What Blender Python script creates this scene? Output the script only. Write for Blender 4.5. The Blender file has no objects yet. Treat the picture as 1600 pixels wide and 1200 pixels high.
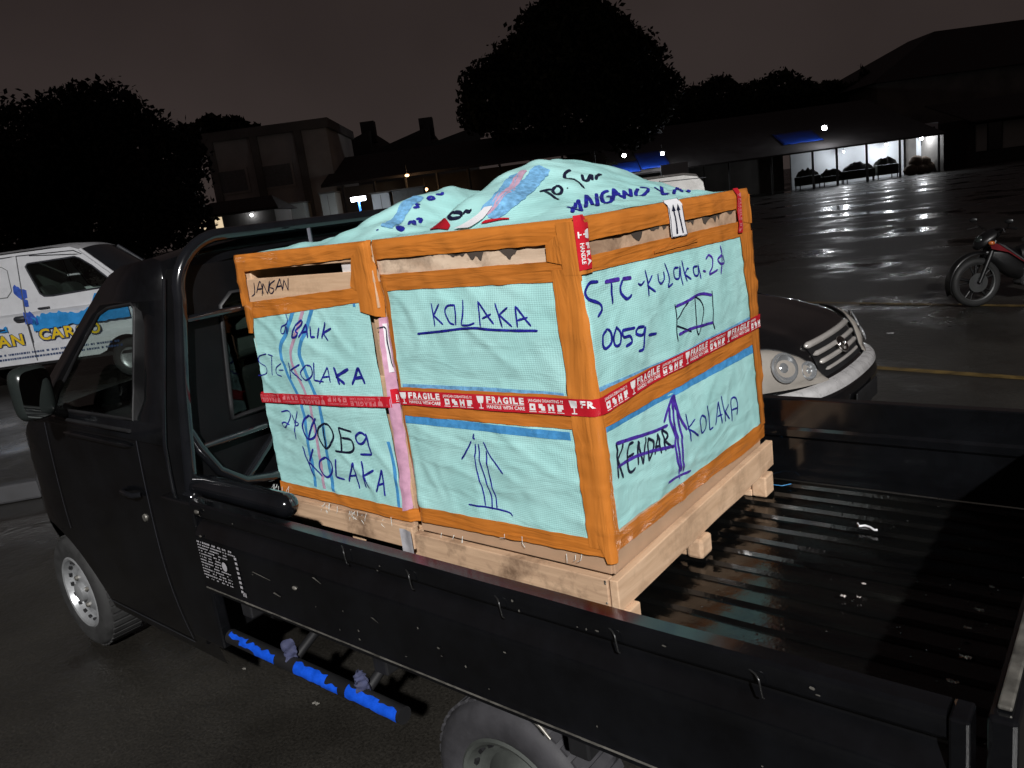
import bpy, bmesh, math, random
import numpy as np
from mathutils import Vector, Matrix, noise
from mathutils.geometry import tessellate_polygon

random.seed(7)
rng = np.random.default_rng(7)
scene = bpy.context.scene
COL = scene.collection
R = math.radians

# ------------------------------------------------------------------ camera
CAM = Vector((1.0882, -1.1571, 1.8712))
YAW, PITCH, ROLL, FPX = -0.7078, -0.2284, -0.1326, 1209.05
_f = Vector((math.sin(YAW)*math.cos(PITCH), math.cos(YAW)*math.cos(PITCH), math.sin(PITCH)))
_r0 = Vector((math.cos(YAW), -math.sin(YAW), 0))
_u0 = _r0.cross(_f)
_r = _r0*math.cos(ROLL) + _u0*math.sin(ROLL)
_u = -_r0*math.sin(ROLL) + _u0*math.cos(ROLL)
cam_data = bpy.data.cameras.new('camera')
cam_data.sensor_width = 36.0
cam_data.lens = FPX/1600*36
cam_data.clip_start = 0.05
cam_data.clip_end = 2000
cam = bpy.data.objects.new('camera', cam_data)
COL.objects.link(cam)
cam.matrix_world = Matrix(((_r.x, _u.x, -_f.x, CAM.x), (_r.y, _u.y, -_f.y, CAM.y), (_r.z, _u.z, -_f.z, CAM.z), (0, 0, 0, 1)))
scene.camera = cam

# ------------------------------------------------------------------ night sky
world = bpy.data.worlds.new('World')
scene.world = world
world.use_nodes = True
_wn = world.node_tree
_wn.nodes.clear()
w_out = _wn.nodes.new('ShaderNodeOutputWorld')
w_bg = _wn.nodes.new('ShaderNodeBackground')
w_tc = _wn.nodes.new('ShaderNodeTexCoord')
w_sep = _wn.nodes.new('ShaderNodeSeparateXYZ')
w_ramp = _wn.nodes.new('ShaderNodeValToRGB')
w_noise = _wn.nodes.new('ShaderNodeTexNoise')
w_mix = _wn.nodes.new('ShaderNodeMixRGB')
w_ramp.color_ramp.elements[0].position = 0.0
w_ramp.color_ramp.elements[0].color = (0.0370, 0.0280, 0.0258, 1)
w_ramp.color_ramp.elements[1].position = 0.62
w_ramp.color_ramp.elements[1].color = (0.0135, 0.0090, 0.0093, 1)
w_noise.inputs['Scale'].default_value = 2.2
w_noise.inputs['Detail'].default_value = 4
w_mix.blend_type = 'SOFT_LIGHT'
w_mix.inputs['Fac'].default_value = 0.55
_wn.links.new(w_tc.outputs['Generated'], w_sep.inputs[0])
_wn.links.new(w_tc.outputs['Generated'], w_noise.inputs['Vector'])
_wn.links.new(w_sep.outputs['Z'], w_ramp.inputs['Fac'])
_wn.links.new(w_ramp.outputs['Color'], w_mix.inputs['Color1'])
_wn.links.new(w_noise.outputs['Fac'], w_mix.inputs['Color2'])
_wn.links.new(w_mix.outputs['Color'], w_bg.inputs['Color'])
_wn.links.new(w_bg.outputs[0], w_out.inputs[0])
w_bg.inputs['Strength'].default_value = 1.0

# ------------------------------------------------------------------ exposure
vs = scene.view_settings
vs.view_transform = 'Standard'
vs.look = 'None'
vs.exposure = 0.0
vs.gamma = 1.0
vs.use_curve_mapping = False
scene.render.engine = 'CYCLES'
scene.cycles.max_bounces = 6
scene.cycles.transparent_max_bounces = 8
scene.cycles.sample_clamp_indirect = 4.0
scene.cycles.caustics_reflective = False
scene.cycles.caustics_refractive = False
scene.cycles.use_denoising = True

YARD_LAMP_POWER = 23500.0
YARD_LAMP_POS = Vector((10.8, -10.5, 11.0))

# ------------------------------------------------------------------ view helpers: photo pixel -> place in the world
def ray(px, py):
    return _f + _r*((px-800)/FPX) - _u*((py-600)/FPX)
def on_plane(px, py, ax, v):
    d = ray(px, py)
    return CAM + d*((v-CAM[ax])/d[ax])
FH = Vector((_f.x, _f.y, 0)).normalized()
RH = Vector((FH.y, -FH.x, 0))
def far(px, py, d):
    q = ray(px, py)
    return CAM + q*(d/q.dot(FH))
def latz(px, py, d):
    p = far(px, py, d)
    return (p-CAM).dot(RH), p.z
def V(lat, d, z):
    return Vector((CAM.x, CAM.y, 0)) + RH*lat + FH*d + Vector((0, 0, z))

# ------------------------------------------------------------------ node materials
MATS = {}
def new_mat(name):
    m = bpy.data.materials.new(name)
    m.use_nodes = True
    nt = m.node_tree
    b = nt.nodes['Principled BSDF']
    MATS[name] = m
    return m, nt, b
def nd(nt, t, **kw):
    n = nt.nodes.new(t)
    for k, v in kw.items():
        if k in n.inputs:
            n.inputs[k].default_value = v
        else:
            setattr(n, k, v)
    return n
def ramp(nt, fac, stops):
    r = nt.nodes.new('ShaderNodeValToRGB')
    e = r.color_ramp.elements
    while len(e) < len(stops):
        e.new(0.5)
    for el, (p, c) in zip(e, stops):
        el.position = p
        el.color = c if len(c) == 4 else (*c, 1)
    nt.links.new(fac, r.inputs['Fac'])
    return r.outputs['Color']
def coords(nt, scale=(1, 1, 1), rot=(0, 0, 0), kind='Object'):
    tc = nt.nodes.new('ShaderNodeTexCoord')
    mp = nt.nodes.new('ShaderNodeMapping')
    mp.inputs['Scale'].default_value = scale
    mp.inputs['Rotation'].default_value = rot
    nt.links.new(tc.outputs[kind], mp.inputs['Vector'])
    return mp.outputs[0]
def bump(nt, b, h, strength=0.3, dist=0.01):
    bp = nd(nt, 'ShaderNodeBump', Strength=strength, Distance=dist)
    nt.links.new(h, bp.inputs['Height'])
    nt.links.new(bp.outputs[0], b.inputs['Normal'])
def plain(name, col, rough=0.5, metal=0.0, var=0.12, scale=6.0, coat=0.0, spec=0.5, bmp=0.0, bscale=40):
    """base colour with a little procedural mottling, roughness variation and fine relief"""
    m, nt, b = new_mat(name)
    v = coords(nt)
    n = nd(nt, 'ShaderNodeTexNoise', Scale=scale, Detail=6.0, Roughness=0.6)
    nt.links.new(v, n.inputs['Vector'])
    lo = tuple(c*(1-var) for c in col)
    hi = tuple(min(1, c*(1+var)) for c in col)
    nt.links.new(ramp(nt, n.outputs['Fac'], [(0.3, lo), (0.7, hi)]), b.inputs['Base Color'])
    rr = ramp(nt, n.outputs['Fac'], [(0.25, (max(0, rough*0.8),)*3), (0.75, (min(1, rough*1.25),)*3)])
    nt.links.new(rr, b.inputs['Roughness'])
    b.inputs['Metallic'].default_value = metal
    b.inputs['Specular IOR Level'].default_value = spec
    b.inputs['Coat Weight'].default_value = coat
    b.inputs['Coat Roughness'].default_value = 0.08
    if bmp:
        n2 = nd(nt, 'ShaderNodeTexNoise', Scale=bscale, Detail=4.0)
        nt.links.new(v, n2.inputs['Vector'])
        bump(nt, b, n2.outputs['Fac'], bmp, 0.004)
    return m
def emit(name, col, strength):
    m, nt, b = new_mat(name)
    b.inputs['Base Color'].default_value = (0.8, 0.8, 0.8, 1)
    b.inputs['Emission Color'].default_value = (*col, 1)
    b.inputs['Emission Strength'].default_value = strength
    return m

def mat_wood(name, stretch, base_lo, base_hi, stain=0.35):
    m, nt, b = new_mat(name)
    v = coords(nt, stretch)
    n1 = nd(nt, 'ShaderNodeTexNoise', Scale=9.0, Detail=9.0, Roughness=0.65, Distortion=0.8)
    nt.links.new(v, n1.inputs['Vector'])
    c1 = ramp(nt, n1.outputs['Fac'], [(0.28, base_lo), (0.72, base_hi)])
    v2 = coords(nt)
    n2 = nd(nt, 'ShaderNodeTexNoise', Scale=5.5, Detail=5.0, Roughness=0.7)
    nt.links.new(v2, n2.inputs['Vector'])
    st = ramp(nt, n2.outputs['Fac'], [(0.49, (0, 0, 0)), (0.66, (stain,)*3)])
    mx = nt.nodes.new('ShaderNodeMixRGB')
    nt.links.new(st, mx.inputs['Fac'])
    nt.links.new(c1, mx.inputs['Color1'])
    mx.inputs['Color2'].default_value = (base_lo[0]*0.36, base_lo[1]*0.33, base_lo[2]*0.31, 1)
    nt.links.new(mx.outputs[0], b.inputs['Base Color'])
    b.inputs['Roughness'].default_value = 0.72
    bump(nt, b, n1.outputs['Fac'], 0.35, 0.003)
    return m
mat_wood('wood_x', (0.35, 4, 4), (0.52, 0.33, 0.20), (0.71, 0.49, 0.32))
mat_wood('wood_y', (4, 0.35, 4), (0.52, 0.33, 0.20), (0.72, 0.50, 0.33), 0.4)
mat_wood('wood_dirty', (0.35, 4, 4), (0.38, 0.24, 0.15), (0.66, 0.45, 0.29), 0.9)
mat_wood('wood_splintered', (0.8, 1.2, 3.0), (0.50, 0.35, 0.24), (0.80, 0.62, 0.46), 0.85)
mat_wood('wood_rough', (2.0, 0.9, 2.0), (0.30, 0.19, 0.12), (0.62, 0.42, 0.28), 0.7)
plain('cardboard', (0.42, 0.27, 0.17), 0.8, var=0.1)

def mat_cloth():
    m, nt, b = new_mat('woven_sheet')
    v = coords(nt)
    n = nd(nt, 'ShaderNodeTexNoise', Scale=5.0, Detail=4.0)
    nt.links.new(v, n.inputs['Vector'])
    nt.links.new(ramp(nt, n.outputs['Fac'], [(0.3, (0.365, 0.68, 0.66)), (0.7, (0.43, 0.74, 0.72))]), b.inputs['Base Color'])
    b.inputs['Roughness'].default_value = 0.36
    b.inputs['Specular IOR Level'].default_value = 0.5
    w1 = nd(nt, 'ShaderNodeTexWave', Scale=55.0, Distortion=0.4)
    w1.bands_direction = 'Z'
    nt.links.new(v, w1.inputs['Vector'])
    v2 = coords(nt, (1, 1, 0.0), (0, 0, R(45)))
    w2 = nd(nt, 'ShaderNodeTexWave', Scale=60.0, Distortion=0.4)
    nt.links.new(v2, w2.inputs['Vector'])
    n2 = nd(nt, 'ShaderNodeTexNoise', Scale=6.0, Detail=2.5, Distortion=0.8)
    v3 = coords(nt, (1, 1, 2.6))
    nt.links.new(v3, n2.inputs['Vector'])
    a = nd(nt, 'ShaderNodeMath', operation='MULTIPLY_ADD')
    a.inputs[1].default_value = 0.05
    nt.links.new(w1.outputs['Fac'], a.inputs[0])
    nt.links.new(n2.outputs['Fac'], a.inputs[2])
    a2 = nd(nt, 'ShaderNodeMath', operation='MULTIPLY_ADD')
    a2.inputs[1].default_value = 0.05
    nt.links.new(w2.outputs['Fac'], a2.inputs[0])
    nt.links.new(a.outputs[0], a2.inputs[2])
    bump(nt, b, a2.outputs[0], 0.40, 0.014)
    return m
mat_cloth()
def mat_tape(name, lo, hi, rough=0.26, run=(1.0, 1.0, 9.0)):
    m, nt, b = new_mat(name)
    v = coords(nt, run)
    n = nd(nt, 'ShaderNodeTexNoise', Scale=5.0, Detail=6.0, Roughness=0.6, Distortion=0.5)
    nt.links.new(v, n.inputs['Vector'])
    nt.links.new(ramp(nt, n.outputs['Fac'], [(0.25, lo), (0.7, hi)]), b.inputs['Base Color'])
    b.inputs['Roughness'].default_value = rough
    b.inputs['Specular IOR Level'].default_value = 0.5
    b.inputs['Coat Weight'].default_value = 0.6
    b.inputs['Coat Roughness'].default_value = 0.09
    n2 = nd(nt, 'ShaderNodeTexNoise', Scale=5.5, Detail=2.0, Distortion=1.2)
    v2 = coords(nt, tuple(c*0.75 for c in run))
    nt.links.new(v2, n2.inputs['Vector'])
    bump(nt, b, n2.outputs['Fac'], 0.45, 0.012)
    return m
mat_tape('tape_orange', (0.50, 0.155, 0.022), (0.60, 0.200, 0.034))
mat_tape('tape_orange_v', (0.49, 0.155, 0.023), (0.60, 0.205, 0.037), 0.24, (7.0, 7.0, 0.9))
mat_tape('tape_orange_b', (0.45, 0.140, 0.021), (0.57, 0.190, 0.034))
mat_tape('tape_red', (0.46, 0.010, 0.022), (0.60, 0.020, 0.035), 0.22, (1, 1, 2))
mat_tape('tape_clear', (0.60, 0.55, 0.53), (0.75, 0.72, 0.70), 0.18)
plain('print_white', (0.82, 0.80, 0.80), 0.4, var=0.08, scale=90)
plain('print_pink', (0.62, 0.17, 0.19), 0.4, var=0.08, scale=90)
plain('ink_blue', (0.018, 0.020, 0.26), 0.4, var=0.5, scale=60)
plain('ink_purple', (0.07, 0.03, 0.33), 0.4, var=0.5, scale=60)
plain('ink_black', (0.010, 0.012, 0.035), 0.4, var=0.4, scale=60)
plain('stripe_blue', (0.060, 0.27, 0.56), 0.5, var=0.25, scale=40)
plain('stripe_pink', (0.50, 0.32, 0.43), 0.5, var=0.15, scale=40)
plain('stripe_pale_blue', (0.16, 0.38, 0.62), 0.5, var=0.4, scale=60)
plain('pink_fold', (0.55, 0.30, 0.42), 0.5, var=0.2, scale=25)
plain('label_white', (0.80, 0.79, 0.82), 0.35, var=0.04)
plain('strap_grey', (0.38, 0.37, 0.39), 0.4, var=0.2, scale=30)
plain('film_dark', (0.10, 0.10, 0.12), 0.3, var=0.3)
plain('frayed', (0.62, 0.66, 0.64), 0.6, var=0.2)

def mat_paint():
    m, nt, b = new_mat('black_paint')
    v = coords(nt)
    n = nd(nt, 'ShaderNodeTexNoise', Scale=3.5, Detail=8.0, Roughness=0.7)
    nt.links.new(v, n.inputs['Vector'])
    nt.links.new(ramp(nt, n.outputs['Fac'], [(0.35, (0.0025, 0.0026, 0.003)), (0.75, (0.006, 0.0065, 0.008))]), b.inputs['Base Color'])
    nt.links.new(ramp(nt, n.outputs['Fac'], [(0.3, (0.10,)*3), (0.75, (0.22,)*3)]), b.inputs['Roughness'])
    # rain drops
    vo = nd(nt, 'ShaderNodeTexVoronoi', Scale=70.0)
    nt.links.new(v, vo.inputs['Vector'])
    dr = ramp(nt, vo.outputs['Distance'], [(0.0, (1,)*3), (0.22, (0,)*3)])
    bump(nt, b, dr, 0.05, 0.002)
    b.inputs['Coat Weight'].default_value = 0.5
    b.inputs['Coat Roughness'].default_value = 0.1
    return m
mat_paint()
def mat_bed():
    m, nt, b = new_mat('bed_paint')
    v = coords(nt, (0.6, 2.2, 2.2))
    n = nd(nt, 'ShaderNodeTexNoise', Scale=4.0, Detail=9.0, Roughness=0.72)
    nt.links.new(v, n.inputs['Vector'])
    nt.links.new(ramp(nt, n.outputs['Fac'], [(0.35, (0.0015, 0.0016, 0.0018)), (0.62, (0.0035, 0.0035, 0.0032)), (0.8, (0.012, 0.0115, 0.010))]), b.inputs['Base Color'])
    nt.links.new(ramp(nt, n.outputs['Fac'], [(0.3, (0.08,)*3), (0.7, (0.24,)*3)]), b.inputs['Roughness'])
    vo = nd(nt, 'ShaderNodeTexVoronoi', Scale=34.0)
    v2 = coords(nt)
    nt.links.new(v2, vo.inputs['Vector'])
    n3 = nd(nt, 'ShaderNodeTexNoise', Scale=26.0, Detail=4.0)
    nt.links.new(v2, n3.inputs['Vector'])
    a = nd(nt, 'ShaderNodeMath', operation='MULTIPLY_ADD')
    a.inputs[1].default_value = 0.4
    nt.links.new(ramp(nt, vo.outputs['Distance'], [(0.0, (1,)*3), (0.25, (0,)*3)]), a.inputs[0])
    nt.links.new(n3.outputs['Fac'], a.inputs[2])
    bump(nt, b, a.outputs[0], 0.25, 0.004)
    return m
mat_bed()
plain('wear_and_highlight', (0.20, 0.19, 0.17), 0.4, 0.6, var=0.6, scale=18)  # bare worn metal, and the painted highlight on the near gate lip
plain('tube_black', (0.006, 0.0065, 0.008), 0.14, coat=0.6, var=0.3)
plain('rubber', (0.022, 0.022, 0.022), 0.75, var=0.3, scale=14, bmp=0.3)
plain('tyre_dusty', (0.034, 0.033, 0.037), 0.7, var=0.25, scale=9, bmp=0.3)
plain('wheel_silver', (0.36, 0.37, 0.38), 0.35, 0.5, var=0.2, scale=12)
plain('dark_plastic', (0.010, 0.010, 0.011), 0.5, var=0.2)
plain('cab_back_black', (0.0025, 0.0025, 0.003), 0.55, var=0.3, spec=0.15)
plain('hook_steel', (0.05, 0.05, 0.05), 0.3, 0.7)
plain('mirror_shell', (0.016, 0.02, 0.019), 0.22, var=0.3)
plain('mirror_glass', (0.55, 0.6, 0.58), 0.04, 1.0, var=0.02)
plain('mirror_wet', (0.075, 0.09, 0.085), 0.2, 0.3, var=0.35, scale=14, coat=0.6)
plain('drop', (0.25, 0.25, 0.25), 0.05, 0.9, var=0.02)
plain('rag_blue', (0.035, 0.04, 0.085), 0.8, var=0.5, scale=22)
plain('foil', (0.55, 0.50, 0.48), 0.35, 0.3, var=0.5, scale=60)
plain('seat_cloth', (0.030, 0.033, 0.032), 0.8, var=0.2)
plain('interior_pale', (0.10, 0.115, 0.105), 0.6, var=0.2)
plain('chrome', (0.62, 0.60, 0.58), 0.12, 1.0, var=0.05)
plain('grille_chrome', (0.55, 0.52, 0.49), 0.22, 0.35, var=0.1, coat=0.6)
plain('silver_trim', (0.50, 0.49, 0.49), 0.28, 0.15, var=0.15, scale=14, coat=0.4)
plain('headlamp', (0.30, 0.275, 0.245), 0.10, 0.0, var=0.12, scale=7, coat=1.0)
plain('headlamp_bowl', (0.50, 0.52, 0.54), 0.1, 0.7, var=0.1, coat=1.0)
plain('car_black', (0.006, 0.006, 0.0065), 0.12, coat=1.0, var=0.2)
plain('white_paint', (0.70, 0.71, 0.74), 0.3, var=0.06, coat=0.4)
plain('cream_paint', (0.52, 0.50, 0.47), 0.35, var=0.08)
plain('tail_red', (0.20, 0.012, 0.012), 0.2, coat=0.5)
plain('seam_dark', (0.03, 0.032, 0.04), 0.5)
plain('letter_yellow', (0.80, 0.55, 0.02), 0.4, var=0.05)
plain('letter_navy', (0.02, 0.05, 0.14), 0.4)
plain('bike_black', (0.005, 0.005, 0.0055), 0.4, var=0.3, coat=0.1)
plain('bike_red', (0.13, 0.012, 0.016), 0.25, var=0.2, coat=0.6)
plain('bike_silver', (0.12, 0.12, 0.125), 0.3, 0.6)
plain('orange_lens', (0.55, 0.14, 0.03), 0.2, coat=0.6)
plain('concrete', (0.24, 0.235, 0.22), 0.8, var=0.25, scale=3, bmp=0.3)
plain('wall_grey', (0.52, 0.49, 0.46), 0.85, var=0.2, scale=0.6)
plain('wall_dark', (0.17, 0.16, 0.15), 0.85, var=0.3, scale=0.6)
plain('roof_dark', (0.045, 0.04, 0.04), 0.8, var=0.3, scale=1.0)
plain('wall_white', (0.68, 0.72, 0.76), 0.8, var=0.08, scale=0.8)
plain('kiosk_pale', (0.42, 0.44, 0.42), 0.7, var=0.12, scale=1.0)
plain('pole_dark', (0.05, 0.05, 0.05), 0.6)
plain('pole_blue', (0.03, 0.15, 0.5), 0.5)
plain('sack_brown', (0.12, 0.085, 0.06), 0.85, var=0.3)
plain('stall_dark', (0.045, 0.05, 0.04), 0.85, var=0.4, scale=2)
plain('shutter_grey', (0.20, 0.21, 0.21), 0.6, var=0.2)
plain('window_dark', (0.02, 0.022, 0.026), 0.12)
plain('bark', (0.06, 0.045, 0.035), 0.9, var=0.3, scale=3)
plain('leaf_dark', (0.030, 0.032, 0.020), 0.75, var=0.5, scale=0.8, spec=0.2)
plain('leaf_near', (0.022, 0.022, 0.018), 0.75, var=0.5, scale=0.8, spec=0.2)
emit('bulb_white', (0.93, 0.96, 1.0), 30.0)
emit('tube_white', (0.85, 0.93, 1.0), 14.0)
emit('bulb_warm', (1.0, 0.55, 0.25), 4.0)
emit('window_warm', (1.0, 0.78, 0.5), 0.75)
plain('tarp_blue', (0.004, 0.045, 0.36), 0.5, var=0.35, scale=1.5)

def mat_bluebar():
    m, nt, b = new_mat('flaking_blue_paint')
    v = coords(nt, (1.0, 1.0, 1.0))
    n = nd(nt, 'ShaderNodeTexNoise', Scale=7.0, Detail=7.0, Roughness=0.62)
    nt.links.new(v, n.inputs['Vector'])
    nt.links.new(ramp(nt, n.outputs['Fac'], [(0.50, (0.0, 0.13, 0.95)), (0.535, (0.016, 0.018, 0.02))]), b.inputs['Base Color'])
    b.inputs['Roughness'].default_value = 0.45
    return m
mat_bluebar()
def mat_glass(name, tint, gl=0.1, graze=0.7):
    m = bpy.data.materials.new(name); m.use_nodes = True
    MATS[name] = m
    nt = m.node_tree
    nt.nodes.clear()
    o = nt.nodes.new('ShaderNodeOutputMaterial')
    mx = nt.nodes.new('ShaderNodeMixShader')
    t = nd(nt, 'ShaderNodeBsdfTransparent'); t.inputs[0].default_value = (*tint, 1)
    g = nd(nt, 'ShaderNodeBsdfGlossy', Roughness=0.03)
    lw = nd(nt, 'ShaderNodeLayerWeight', Blend=0.5)
    pw = nd(nt, 'ShaderNodeMath', operation='POWER'); pw.inputs[1].default_value = 4.0
    nt.links.new(lw.outputs['Facing'], pw.inputs[0])
    fr = nd(nt, 'ShaderNodeMath', operation='MULTIPLY_ADD'); fr.inputs[1].default_value = graze; fr.inputs[2].default_value = 0.045 if graze > 0.5 else 0.02
    nt.links.new(pw.outputs[0], fr.inputs[0])
    n = nd(nt, 'ShaderNodeTexNoise', Scale=4.0, Detail=5.0)
    nt.links.new(coords(nt), n.inputs['Vector'])
    ad = nd(nt, 'ShaderNodeMath', operation='MULTIPLY_ADD'); ad.inputs[1].default_value = gl
    nt.links.new(n.outputs['Fac'], ad.inputs[0]); nt.links.new(fr.outputs[0], ad.inputs[2])
    nt.links.new(ad.outputs[0], mx.inputs[0]); nt.links.new(t.outputs[0], mx.inputs[1]); nt.links.new(g.outputs[0], mx.inputs[2])
    nt.links.new(mx.outputs[0], o.inputs[0])
    return m
mat_glass('cab_glass', (0.80, 0.87, 0.84), 0.02)
mat_glass('rear_glass', (0.35, 0.40, 0.38), 0.01, 0.2)
mat_glass('van_glass', (0.70, 0.80, 0.75), 0.08)

def mat_ground():
    m, nt, b = new_mat('wet_asphalt')
    v = coords(nt)
    n1 = nd(nt, 'ShaderNodeTexNoise', Scale=1.1, Detail=8.0, Roughness=0.65)
    nt.links.new(v, n1.inputs['Vector'])
    n2 = nd(nt, 'ShaderNodeTexNoise', Scale=90.0, Detail=3.0)
    nt.links.new(v, n2.inputs['Vector'])
    n3 = nd(nt, 'ShaderNodeTexNoise', Scale=0.42, Detail=5.0, Roughness=0.58)
    nt.links.new(v, n3.inputs['Vector'])
    c1 = ramp(nt, n1.outputs['Fac'], [(0.3, (0.016, 0.0145, 0.0125)), (0.75, (0.036, 0.033, 0.028))])
    mx = nt.nodes.new('ShaderNodeMixRGB'); mx.blend_type = 'MULTIPLY'; mx.inputs['Fac'].default_value = 0.7
    nt.links.new(c1, mx.inputs['Color1'])
    nt.links.new(ramp(nt, n2.outputs['Fac'], [(0.3, (0.35,)*3), (0.7, (1.5,)*3)]), mx.inputs['Color2'])
    wet = ramp(nt, n3.outputs['Fac'], [(0.48, (0,)*3), (0.62, (1,)*3)])     # 1 = standing water
    mw = nt.nodes.new('ShaderNodeMixRGB'); mw.blend_type = 'MULTIPLY'
    nt.links.new(wet, mw.inputs['Fac'])
    nt.links.new(mx.outputs[0], mw.inputs['Color1']); mw.inputs['Color2'].default_value = (0.7, 0.7, 0.7, 1)
    nt.links.new(mw.outputs[0], b.inputs['Base Color'])
    nt.links.new(ramp(nt, n3.outputs['Fac'], [(0.48, (0.50,)*3), (0.62, (0.11,)*3)]), b.inputs['Roughness'])
    h = nt.nodes.new('ShaderNodeMath'); h.operation = 'MULTIPLY'
    inv = nt.nodes.new('ShaderNodeMath'); inv.operation = 'SUBTRACT'; inv.inputs[0].default_value = 1.06
    nt.links.new(wet, inv.inputs[1])
    n4 = nd(nt, 'ShaderNodeTexNoise', Scale=14.0, Detail=5.0, Roughness=0.7)
    nt.links.new(v, n4.inputs['Vector'])
    nt.links.new(n4.outputs['Fac'], h.inputs[0]); nt.links.new(inv.outputs[0], h.inputs[1])
    b.inputs['Specular IOR Level'].default_value = 0.38
    bump(nt, b, h.outputs[0], 0.35, 0.03)
    return m
mat_ground()
plain('wheel_dark', (0.05, 0.055, 0.05), 0.6, var=0.4)
plain('litter_dull', (0.18, 0.17, 0.15), 0.7)
plain('kerb_dull', (0.035, 0.035, 0.038), 0.7, var=0.4, scale=5)
plain('line_yellow', (0.10, 0.065, 0.018), 0.5, var=0.7, scale=9)

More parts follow.
